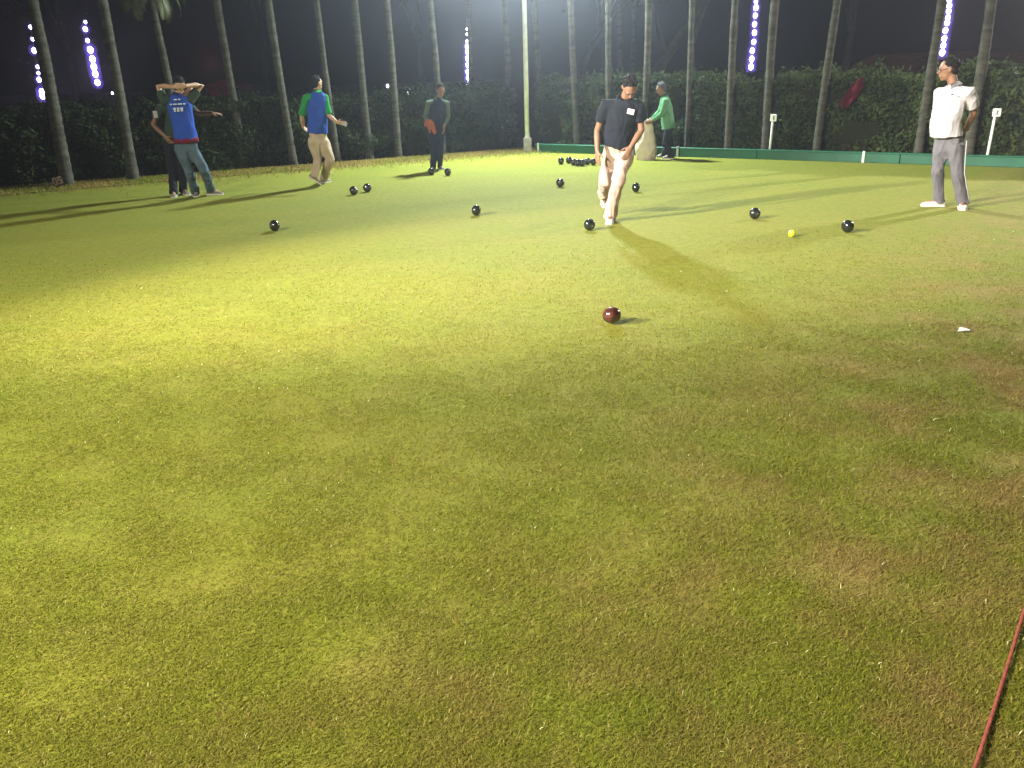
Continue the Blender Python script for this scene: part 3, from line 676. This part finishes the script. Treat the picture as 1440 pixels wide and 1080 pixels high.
def shoe(root, pos, toe, up, col, size=1.0):
    toe = toe.normalized(); up = (up-toe*up.dot(toe)).normalized(); lat = toe.cross(up)
    mt = Matrix((lat, toe, up)).transposed().to_4x4(); mt.translation = pos
    ys = [-.075, -.06, -.02, .03, .08, .13, .165, .185]; ws = [.022, .034, .037, .037, .043, .046, .038, .018]; hs = [.055, .092, .100, .082, .062, .052, .042, .026]
    bm = bmesh.new(); rings = []; n = 14
    for y, w_, h in zip(ys, ws, hs):
        rg_ = []
        for k in range(n):
            a = 2*math.pi*k/n; x = math.cos(a)*w_; z = .018+(h-.018)*(max(math.sin(a), 0)**.8) if math.sin(a) > 0 else .018+.004*math.sin(a)
            rg_.append(bm.verts.new((x*size, y*size, z*size)))
        rings.append(rg_)
    for a, b in zip(rings[:-1], rings[1:]):
        for k in range(n): bm.faces.new((a[k], a[(k+1) % n], b[(k+1) % n], b[k]))
    bm.faces.new(rings[0]); bm.faces.new(rings[-1])
    me = finish(bm, 'shoe'); me.transform(mt); me.transform(Matrix.Translation(-root.location)); s = link('shoe', me, M[col], root)
    bm = bmesh.new(); top, bot = [], []
    out = [(w_+.004, y) for y, w_ in zip(ys, ws)]; loop = [(x, y) for x, y in out]+[(-x, y) for x, y in reversed(out)]
    for x, y in loop: bot.append(bm.verts.new((x*size, y*size, 0))); top.append(bm.verts.new((x*size, y*size, .02*size)))
    bm.faces.new(bot[::-1]); bm.faces.new(top); N_ = len(loop)
    for k in range(N_): bm.faces.new((bot[k], bot[(k+1) % N_], top[(k+1) % N_], top[k]))
    me = finish(bm, 'sole', False); me.transform(mt); me.transform(Matrix.Translation(-root.location)); link('sole', me, M['sole'], s)
def head(bm, c, f, u, sc=1.0):
    f = f.normalized(); u = (u-f*u.dot(f)).normalized(); l = f.cross(u)
    ellipsoid(bm, c, (l, f, u), (.074*sc, .094*sc, .100*sc), 22, 16)
    ellipsoid(bm, c-u*.062*sc+f*.022*sc, (l, f, u), (.056*sc, .066*sc, .066*sc), 18, 12)
    ellipsoid(bm, c-u*.110*sc+f*.058*sc, (l, f, u), (.024*sc, .022*sc, .020*sc), 10, 8)      # chin
    tube(bm, [c-u*.005*sc+f*.086*sc, c-u*.040*sc+f*.108*sc, c-u*.050*sc+f*.088*sc], [.010*sc, .014*sc, .012*sc], n=8)  # nose
    tube(bm, [c-u*.078*sc+f*.084*sc-l*.018*sc, c-u*.078*sc+f*.090*sc, c-u*.078*sc+f*.084*sc+l*.018*sc], [.006*sc, .009*sc, .006*sc], n=8)  # lips
    tube(bm, [c+u*.014*sc+f*.084*sc-l*.045*sc, c+u*.016*sc+f*.094*sc, c+u*.014*sc+f*.084*sc+l*.045*sc], [.008*sc]*3, n=8)  # brow
    for s in (-1, 1):
        ellipsoid(bm, c-u*.018*sc-f*.008*sc+l*s*.078*sc, (l, f, u), (.009*sc, .018*sc, .030*sc), 10, 8)
def head_extras(root, c, f, u, hair, sc=1.0, glasses=False, cap=False):
    f = f.normalized(); u = (u-f*u.dot(f)).normalized(); l = f.cross(u)
    bm = bmesh.new(); ellipsoid(bm, c+u*.026*sc-f*.018*sc, (l, f, u), (.078*sc, .094*sc, .086*sc), 30, 20)
    ellipsoid(bm, c-u*.020*sc-f*.045*sc, (l, f, u), (.070*sc, .060*sc, .070*sc), 20, 12)
    rh = random.Random(int(c.x*100))
    for k in range(70):                                        # tufts
        a = rh.uniform(0, 6.28); e = rh.uniform(.05, 1.4); d_ = l*math.cos(a)*math.cos(e)+f*math.sin(a)*math.cos(e)+u*math.sin(e)
        if d_.dot(f) > .35 and d_.dot(u) < .75: continue
        q = c+u*.018*sc-f*.016*sc + (l*d_.dot(l)*.074+f*d_.dot(f)*.092+u*d_.dot(u)*.088)*sc
        tube(bm, [q, q+d_*.012*sc+f*.014*rh.uniform(-.2, 1), q+d_*.016*sc+(f*.022-u*.012)*sc*rh.uniform(.2, 1)], [.013*sc, .010*sc, .006*sc], n=6)
    me = remesh('hair', bm, .006, 1, .004, 70, (1, 1, 1), 4); rebase(me, root.location); link('hair', me, M[hair], root)
    for s in (-1, 1):
        bm = bmesh.new(); ellipsoid(bm, c-u*.008*sc+f*.086*sc+l*s*.030*sc, (l, f, u), (.013*sc, .008*sc, .008*sc), 10, 8)
        me = finish(bm, 'eye'); rebase(me, root.location); link('eye', me, M['eye'], root)
    if glasses:
        bm = bmesh.new()
        for s in (-1, 1):
            cc = c-u*.008*sc+f*.112*sc+l*s*.034*sc; pts = [cc+l*.026*sc*math.cos(a)+u*.019*sc*math.sin(a) for a in np.linspace(0, 2*math.pi, 17)]
            tube(bm, pts, [.0026]*17, n=6); tube(bm, [cc+l*s*.026*sc, cc+l*s*.044*sc-f*.02, c+l*s*.082*sc-f*.01], [.0026]*3, n=6)
        tube(bm, [c+f*.114*sc-l*.009-u*.006, c+f*.114*sc+l*.009-u*.006], [.0026]*2, n=6)
        me = finish(bm, 'glasses'); rebase(me, root.location); link('glasses', me, M['darkgrey'], root)
def lerp(a, b, t): return a+(b-a)*t

def person(label, ref, spec):
    S = spec; fr = Frame(*ref); root = empty('person', fr.o, label, 'person'); O = root.location
    P = lambda t: fr.P(*t) if len(t) == 3 else fr.P(t[0], t[1], 0)
    fwd = fr.V(*S['face']).normalized(); latv = fwd.cross(Z).normalized()       # latv: towards the person's right
    sh = [P(S['shA']), P(S['shB'])]; el = [P(S['elA']), P(S['elB'])]; wr = [P(S['wrA']), P(S['wrB'])]
    pel = P(S['pel']); hc = P(S['head']); hf = fr.V(*S['hface']); hu = fr.V(*S.get('hup', (0, 0, 1)))
    kn = [P(S['knA']), P(S['knB'])]; s = S.get('s', 1.0)
    hip = [P(S['hipA']), P(S['hipB'])]; an = []; feet = []
    for k in 'AB':
        ft = S['ft'+k]
        if ft[0] == 'g':            # on the ground: px, py of the heel, toe direction
            g_ = G(ft[1], ft[2]); td = fr.V(*ft[3]).normalized(); feet.append((g_, td, Z)); an.append(g_+Z*.085*s)
        else:
            g_ = P(ft[1]); td = fr.V(*ft[2]).normalized(); up_ = fr.V(*ft[3]).normalized(); feet.append((g_, td, up_)); an.append(g_+up_*.085*s)
    lat = (sh[0]-sh[1]).normalized(); nb = lerp(sh[0], sh[1], .5)+Z*.045*s+hf.normalized()*.01
    if 'neck' in S: nb = P(S['neck'])
    spine = nb-pel; sp = spine.normalized()
    if 0: print(label[:28], 'uarm %.2f %.2f farm %.2f %.2f thigh %.2f %.2f shin %.2f %.2f spine %.2f sh %.2f top %.2f' % (*[(sh[i]-el[i]).length for i in (0, 1)], *[(el[i]-wr[i]).length for i in (0, 1)], *[(hip[i]-kn[i]).length for i in (0, 1)], *[(kn[i]-an[i]).length for i in (0, 1)], spine.length, (sh[0]-sh[1]).length, hc.z+.11))
    # ---- body: one continuous skin
    bm = bmesh.new()
    hu_n = (hu-hf.normalized()*hu.dot(hf.normalized())).normalized()
    head(bm, hc, hf, hu, s)
    tube(bm, [nb-sp*.05, nb, hc-hu_n*.05*s-hf.normalized()*.02*s], [(.056*s, .050*s), (.054*s, .050*s), (.050*s, .052*s)], lat=lat, n=14)
    bel = S.get('belly', 0)
    tube(bm, [pel-sp*.05, lerp(pel, nb, .3)+fwd*bel*.4, lerp(pel, nb, .7), lerp(pel, nb, .9)], [(.115*s, .075*s), (.11*s, .075*s), (.125*s, .08*s), (.085*s, .055*s)], lat=lat, n=18)
    for i in (0, 1):
        tube(bm, [lerp(sh[i], nb, .5)-Z*.02, sh[i]-Z*.01, lerp(sh[i], el[i], .4), el[i], lerp(el[i], wr[i], .35), wr[i]], [.032*s, .040*s, .043*s, .036*s, .038*s, .025*s], n=12)
        hd = S['hand'+'AB'[i]]; hand(bm, wr[i], fr.V(*hd[0]), fr.V(*hd[1]), hd[2], hd[3], s*.98)
        tube(bm, [lerp(hip[i], pel, .3), hip[i], kn[i], lerp(kn[i], an[i], .3), an[i]], [.055*s, .055*s, .038*s, .040*s, .032*s], n=12)
        p_, td, up_ = feet[i]; tube(bm, [an[i], p_+td*.05+up_*.05, p_+td*.12*s+up_*.035], [.032*s, .032*s, .022*s], n=10)
    me = remesh('body', bm, .0075, 2); rebase(me, O); link('body', me, M[S.get('skin', 'skin')], root)
    head_extras(root, hc, hf, hu, S.get('hair', 'hair'), s, S.get('glasses', False))
    # ---- trousers
    bm = bmesh.new(); waist = lerp(pel, nb, .13); tw = S.get('legw', 1.0)
    tube(bm, [waist, pel+Z*.0, lerp(hip[0], hip[1], .5)-Z*.01], [(.150*s, .112*s), (.166*s, .122*s), (.145*s, .105*s)], lat=lat, n=20, cap='flat', capb='round')
    for i in (0, 1):
        cuff = an[i]+(kn[i]-an[i]).normalized()*S.get('cuff', -.05)
        bend = (kn[i]-lerp(hip[i], an[i], .5)); kp = kn[i]
        tube(bm, [hip[i]+Z*.04, hip[i]-Z*.03, lerp(hip[i], kp, .5), kp, lerp(kp, an[i], .5), cuff], [.095*s, .102*s*tw, .091*s*tw, .078*s*tw, .074*s*tw, .073*s*tw*S.get('flare', 1)], n=16, cap='flat')
    me = remesh('trousers', bm, .009, 5, S.get('fold', .017), 12, (1, 1, .55), 3, 1.2); rebase(me, O); tr = link('trousers', me, M[S['tcol']], root)
    if S.get('stripe') is not None:
        i = S['stripe']; bm = bmesh.new(); off = fr.V(*S['stripe_dir']).normalized()
        cuff = an[i]-Z*.005
        pts = [hip[i]+Z*.06+off*.100, lerp(hip[i], kn[i], .5)+off*.088, kn[i]+off*.074, lerp(kn[i], an[i], .5)+off*.070, cuff+off*.068]
        tube(bm, pts, [(.014, .006)]*5, lat=off.cross(Z), n=8); me = finish(bm, 'side_stripe'); rebase(me, O); link('side_stripe', me, M['whitecloth'], tr)
    # ---- shirt
    hemf = S.get('hem', -.10); b = S.get('bulk', 1.0)
    def torso(bm, k, top=True):
        hem = pel+sp*hemf+fwd*bel*.6
        tube(bm, [hem, hem+sp*.025, lerp(pel, nb, max(.12, (hemf+.1)/spine.length))+fwd*bel*.8, lerp(pel, nb, .35)+fwd*bel, lerp(pel, nb, .62)+fwd*bel*.45, lerp(pel, nb, .82), lerp(pel, nb, .95), nb+sp*.012],
             [(.180*s*k*b, .134*s*k+bel*.3), (.178*s*k*b, .132*s*k+bel*.3), (.172*s*k*b, .130*s*k+bel*.45), (.168*s*k*b, .125*s*k+bel*.35), (.178*s*k*b, .128*s*k), (.175*s*k, .112*s*k), (.125*s*k, .085*s*k), (.066*s*k, .062*s*k)], lat=lat, n=24, cap='flat')
    bm = bmesh.new(); torso(bm, 1.0)
    sl = S.get('sleeve', .55)
    slbm = bm if S.get('slcol') is None else bmesh.new()
    for i in (0, 1):
        e = lerp(sh[i], el[i], sl) if sl <= 1 else el[i]
        pts = [lerp(sh[i], nb, .45)-Z*.025, sh[i], lerp(sh[i], e, .5), e]; rr_ = [.066*s, .072*s, .067*s, .066*s]
        if sl > 1: pts += [lerp(el[i], wr[i], .5), lerp(el[i], wr[i], sl-1)]; rr_ = [.066*s, .070*s, .062*s, .056*s, .050*s, .043*s]
        tube(slbm, pts, rr_, n=14, cap='flat')
    me = remesh('shirt', bm, .009, 3, S.get('sfold', .013), 13, (1, 1, .7), 8); rebase(me, O)
    if S.get('slcol') is None: shirt = link('shirt', me, M[S['scol']], root)
    else:
        shirt = link('vest', me, M[S['scol']], root)
        for i in (0, 1): tube(slbm, [lerp(sh[i], nb, .9)-Z*.04, lerp(sh[i], nb, .5)-Z*.05], [.05, .05], n=10)
        tube(slbm, [lerp(pel, nb, .3), lerp(pel, nb, .85), nb-sp*.02], [(.12, .08), (.13, .08), (.05, .05)], lat=lat, n=12)
        me = remesh('shirt', slbm, .009, 3, .006, 15, (1, 1, 1), 9); rebase(me, O); link('shirt', me, M[S['slcol']], root)
    # collar
    bm = bmesh.new(); n = 20; rg0, rg1, rg2 = [], [], []; nd = (hc-nb).normalized()
    lt2 = (lat-nd*lat.dot(nd)).normalized(); f2 = nd.cross(lt2); f2 = f2 if f2.dot(fwd) > 0 else -f2
    for k in range(n):
        a = math.pi/2+.35+(2*math.pi-.7)*k/(n-1); o_ = lt2*math.cos(a)+f2*math.sin(a)
        rg0.append(bm.verts.new(nb-nd*.004+o_*.066*s)); rg1.append(bm.verts.new(nb+nd*.036+o_*.059*s)); rg2.append(bm.verts.new(nb-nd*.010+o_*.092*s-nd*(.02 if k in (0, n-1) else 0)))
    for a, b_ in ((rg0, rg1), (rg1, rg2)):
        for k in range(n-1): bm.faces.new((a[k], a[k+1], b_[k+1], b_[k]))
    bmesh.ops.solidify(bm, geom=bm.faces[:], thickness=.004); me = finish(bm, 'collar'); rebase(me, O); link('collar', me, M[S.get('collar', S.get('slcol') or S['scol'])], shirt)
    for (p_, td, up_), col in zip(feet, (S['shoes'], S['shoes'])): shoe(root, p_, td, up_, col, s)
    root['J'] = 0; del root['J']
    return root, fr, dict(sh=sh, el=el, wr=wr, pel=pel, nb=nb, fwd=fwd, lat=lat, sp=sp, shirt=shirt, hip=hip, kn=kn)
def patch(root, parent, name, c, u, v, n, wd, ht, thick, material):
    bm = bmesh.new(); mt = Matrix((u.normalized(), v.normalized(), n.normalized())).transposed(); box(bm, Vector((0, 0, 0)), (wd, ht, thick)); bevelled(bm, min(thick, wd, ht)*.3, 1)
    bmesh.ops.transform(bm, matrix=Matrix.Translation(c-root.location) @ mt.to_4x4(), verts=bm.verts[:]); link(name, finish(bm, name, False), M[material], parent)

# man in white, right
R_, F_, J = person('man in white polo and grey trousers, hands behind his back, looking left', (1336, 292), dict(
    face=(-.62, -.78), hface=(-1, -.12, -.10), head=(1334.5, 95.5, 0), neck=(1341, 121, 0.0),
    shA=(1363, 130, -.10), shB=(1322, 131, .12), elA=(1370, 158, .04), elB=(1318, 160, .22), wrA=(1358, 182, .20), wrB=(1336, 180, .28),
    handA=((-.9, .1, -.35), (0, -1, 0), 1, .5), handB=((.6, 0, -.6), (0, 1, 0), 1, .5),
    pel=(1334, 196, 0.02), hipA=(1344, 206, -.05), hipB=(1325, 206, .06), knA=(1346, 243, -.09), knB=(1318, 241, .0),
    ftA=('g', 1352, 292.5, (.10, -1)), ftB=('g', 1319, 290, (-1, -.25)),
    skin='skin', glasses=True, scol='whitecloth', tcol='greycloth', shoes='shoewhite', belly=.07, bulk=1.0, sleeve=.72, hem=.035, stripe=0, stripe_dir=(.80, -.1, 0), legw=1.0, cuff=-.05, s=1.0))
patch(R_, J['shirt'], 'chest_logo', F_.P(1339.5, 133, -.225), F_.r, Z, -F_.a, .03, .012, .003, 'darkgrey')

# bowler in black
R_, F_, J = person('man in black polo and beige trousers bending forward, looking down at the grass', (858, 314), dict(
    face=(.05, -1), hface=(.12, -.62, -.95), hup=(0.05, -.70, .70), head=(886, 121, -.18), neck=(879, 139, -.06),
    shA=(899, 150, -.02), shB=(852, 149, -.02), elA=(902, 183, -.02), elB=(840, 184, .04), wrA=(887, 207, -.13), wrB=(840, 213, -.04),
    handA=((-.45, -.25, -.85), (-.3, 1, 0), -1, .35), handB=((.05, -.15, -1), (.8, .6, 0), 1, .45),
    pel=(869, 203, .10), hipA=(880, 214, .10), hipB=(860, 213, .13), knA=(868, 260, -.04), knB=(850, 256, .14),
    ftA=('g', 858, 312, (-.05, -1)), ftB=('f', (850, 270, .52), (.05, -.12, -1), (0, -1, .05)),
    skin='skin', scol='blackcloth', tcol='beige', shoes='shoewhite', sleeve=.62, hem=.0, legw=1.05, fold=.020, cuff=-.055, flare=1.15, s=1.0))
patch(R_, J['shirt'], 'chest_badge', F_.P(887, 157, -.205), F_.r*1+Z*-.25, Z+F_.r*.2, -F_.a, .075, .055, .004, 'whitecloth')

# walking man in blue vest
R_, F_, J = person('man walking away in blue vest with green sleeves and khaki trousers', (447, 262), dict(
    face=(.45, .9), hface=(.75, .65, .05), head=(445, 116, 0), neck=(446, 129, 0),
    shA=(456, 137, .04), shB=(431, 138, -.05), elA=(462, 162, -.02), elB=(424, 163, .05), wrA=(474, 172, -.10), wrB=(426, 178, .16),
    handA=((.8, -.2, -.15), (-.2, .8, .5), 1, .5), handB=((.4, .6, -.5), (1, 0, 0), 1, .6),
    pel=(447, 189, 0), hipA=(454, 197, .03), hipB=(440, 197, -.03), knA=(464, 224, .02), knB=(446, 224, .02),
    ftA=('g', 456, 257, (.6, .8)), ftB=('f', (439, 252, -.02), (.80, .1, -.62), (.62, 0, .80)),
    skin='skinlight', scol='bluecloth', slcol='greencloth', collar='greencloth', tcol='khaki', shoes='shoebrown', sleeve=.95, hem=.02, legw=1.18, fold=.020, s=.92, bulk=1.0))
card = bmesh.new(); box(card, Vector((0, 0, 0)), (.09, .006, .06)); bevelled(card, .002, 1); o = link('card', finish(card, 'card', False), M['whitecloth']); o.location = F_.P(484, 174, -.13); o.rotation_euler = (0.2, .5, .1)
tag(o, 'small white card in the outstretched hand of the walking man', 'card')

# man with orange cloth
R_, F_, J = person('man in dark vest and black trousers by the hedge, holding an orange cloth', (613, 240), dict(
    face=(-.1, -1), hface=(.25, -1, -.25), head=(620, 126, -.04), neck=(617, 139, -.01),
    shA=(628, 145, 0), shB=(603, 145, 0), elA=(630, 164, .05), elB=(598.5, 164, .05), wrA=(624, 178, -.08), wrB=(604, 176, -.14),
    handA=((-.1, -.2, -1), (-1, 0, 0), 1, .6), handB=((.5, -.2, -.6), (.5, 1, 0), -1, .8),
    pel=(614, 185, 0), hipA=(620, 192, 0), hipB=(608, 192, 0), knA=(619, 213, -.03), knB=(610, 214, -.03),
    ftA=('g', 619, 238, (.35, -1)), ftB=('g', 609.5, 239.5, (-.25, -1)),
    skin='skin', scol='navy', slcol='sage', tcol='navy', shoes='shoeblack', sleeve=1.75, hem=-.02, s=.86, hair='hair'))
bpy.data.objects[J['shirt'].name]
bm = bmesh.new(); base = F_.P(605, 171, -.21)
for k in range(9):
    rx = random.uniform(-.05, .06); tube(bm, [base+F_.r*rx*.4, base+F_.r*rx-Z*.06+F_.a*random.uniform(-.02, .02), base+F_.r*(rx*1.2+.03)-Z*random.uniform(.12, .21)], [.026, .028, .012], n=10)
tube(bm, [base+Z*.01, base-F_.r*.07-Z*.01, base-F_.r*.09-Z*.06], [.034, .035, .02], n=12)
me = remesh('orange_cloth', bm, .007, 1, .008, 30, (1, 1, .5), 3); rebase(me, base); o = link('orange_cloth', me, M['orange']); o.location = base; tag(o, 'crumpled orange cloth held in front of the standing man in the dark vest', 'cloth')

# man in pale green
R_, F_, J = person('man in pale green shirt and black trousers stooping over a beige sack', (941, 224), dict(
    face=(-.9, .35), hface=(-1, .2, -.35), hup=(-.25, 0, 1), head=(930, 124, 0), neck=(934.5, 135, 0),
    shA=(937, 142, -.15), shB=(935, 141, .15), elA=(931, 160, -.18), elB=(927, 158, .16), wrA=(917, 170, -.10), wrB=(914, 171, .06),
    handA=((-1, 0, -.3), (0, 1, -.2), -1, .8), handB=((-1, 0, -.3), (0, -1, -.2), 1, .8),
    pel=(940, 178, .02), hipA=(940, 184, -.08), hipB=(939, 184, .08), knA=(936, 202, -.08), knB=(942, 202, .08),
    ftA=('g', 943, 223.5, (-1, .1)), ftB=('g', 934, 221.5, (-1, .25)),
    skin='skin', scol='palegreen', tcol='blackcloth', shoes='shoeblack', sleeve=1.85, hem=-.03, s=.93, bulk=1.0, hair='greyhair'))
# the sack
sk = F_.P(908, 222, -.02); sk.z = 0; bm = bmesh.new()
tube(bm, [sk+Z*.035, sk+Z*.2, sk+Z*.42, sk+Z*.58, sk+Z*.70], [(.185, .13), (.20, .14), (.17, .11), (.12, .07), (.09, .04)], lat=F_.r, n=20)
tube(bm, [sk+Z*.6+F_.r*.05, sk+Z*.76+F_.r*.06], [.035, .02], n=8); tube(bm, [sk+Z*.6-F_.r*.05, sk+Z*.72-F_.r*.09], [.035, .02], n=8)
me = remesh('sack', bm, .012, 2, .022, 12, (1, 1, .6), 6); rebase(me, sk); o = link('sack', me, M['sack']); o.location = sk; tag(o, 'tall beige cloth sack standing between the bowler in black and the man in pale green', 'sack')

# man pointing (behind) and man in blue with arms up (front), left
R_, F_, J = person('man in dark shirt half hidden behind the man in blue vest, pointing right', (247, 276), dict(
    face=(.1, -1), hface=(.6, -.8, -.05), head=(265, 128, .06), neck=(254, 144, .06),
    shA=(268, 153, .12), shB=(225, 153, .10), elA=(281, 160, -.06), elB=(215, 175, .12), wrA=(298, 159, -.16), wrB=(232, 192, .02),
    handA=((1, -.1, -.15), (0, .3, -1), -1, .25), handB=((.5, -.2, -.8), (.6, .6, 0), 1, .5),
    pel=(245, 198, .16), hipA=(254, 206, .14), hipB=(237, 206, .16), knA=(257, 240, .13), knB=(242, 240, .13),
    ftA=('g', 259, 273.5, (.35, -.9)), ftB=('g', 245.5, 276, (-.1, -1)),
    skin='skin', scol='dkgreen', tcol='blackcloth', shoes='shoebrown', sleeve=.62, hem=-.02, s=.96, glasses=True))
patch(R_, J['shirt'], 'sleeve_badge', F_.P(218.5, 161, .035), F_.r, Z, -F_.a, .06, .10, .004, 'whitecloth')
R_, F_, J = person('man in blue vest and jeans seen from behind, both hands behind his head', (286, 279), dict(
    face=(-.15, 1), hface=(-.1, 1, .05), head=(252, 119, -.02), neck=(250, 134, -.02),
    shA=(266, 142, .0), shB=(231, 142, .0), elA=(284, 119, .07), elB=(222, 121, .07), wrA=(260, 121, -.14), wrB=(246, 122, -.14),
    handA=((-1, -.1, .1), (0, 1, 0), 1, .5), handB=((1, -.1, .1), (0, 1, 0), -1, .5),
    pel=(262, 199, 0), hipA=(270, 207, 0), hipB=(253.5, 207, 0), knA=(287, 240, -.02), knB=(266, 241, .0),
    ftA=('g', 298, 274, (.75, -.3)), ftB=('g', 276, 276.5, (-.1, 1)),
    skin='skinlight', scol='bluecloth', slcol='dkgreen', collar='bluecloth', tcol='denim', shoes='shoebrown', sleeve=.62, hem=.02, s=.98, bulk=.96))
sh_ = J['shirt']
bm = bmesh.new(); tube(bm, [J['pel']+J['sp']*-.012, J['pel']+J['sp']*.05], [(.176, .132)]*2, lat=J['lat'], n=24, cap='flat'); me = finish(bm, 'red_hem'); rebase(me, R_.location); link('red_hem', me, M['redcloth'], sh_)
for row, (yy_, wds) in enumerate(((140, (.045, .03)), (146.5, (.03, .05, .06, .03)), (153, (.035, .035, .035)), (156, (.025, .04, .03)))):
    tot = sum(wds)+.012*(len(wds)-1); x = -tot/2
    for wd in wds:
        c_ = F_.P(249+row*.7, yy_, -.150)+F_.r*(x+wd/2); patch(R_, sh_, 'back_print', c_, F_.r, Z, -F_.a, wd, .018 if row != 2 else .03, .012, 'mark'); x += wd+.012

# ------------------------------------------------------------------ humid night air
bm = bmesh.new(); box(bm, Vector((0, 16, 4.7)), (84, 60, 11.6)); hz = link('haze', finish(bm, 'haze', False)); tag(hz, kind='stuff')
hm = bpy.data.materials.new('humid_air'); hm.use_nodes = True; n = hm.node_tree.nodes; n.clear()
out = n.new('ShaderNodeOutputMaterial'); pv = n.new('ShaderNodeVolumePrincipled'); pv.inputs['Density'].default_value = 0.0037; pv.inputs['Color'].default_value = (.86, .85, 1, 1); pv.inputs['Anisotropy'].default_value = .87
hm.node_tree.links.new(pv.outputs[0], out.inputs['Volume']); hz.data.materials.append(hm)
hm.cycles.homogeneous_volume = True; hm.cycles.volume_sampling = 'EQUIANGULAR'
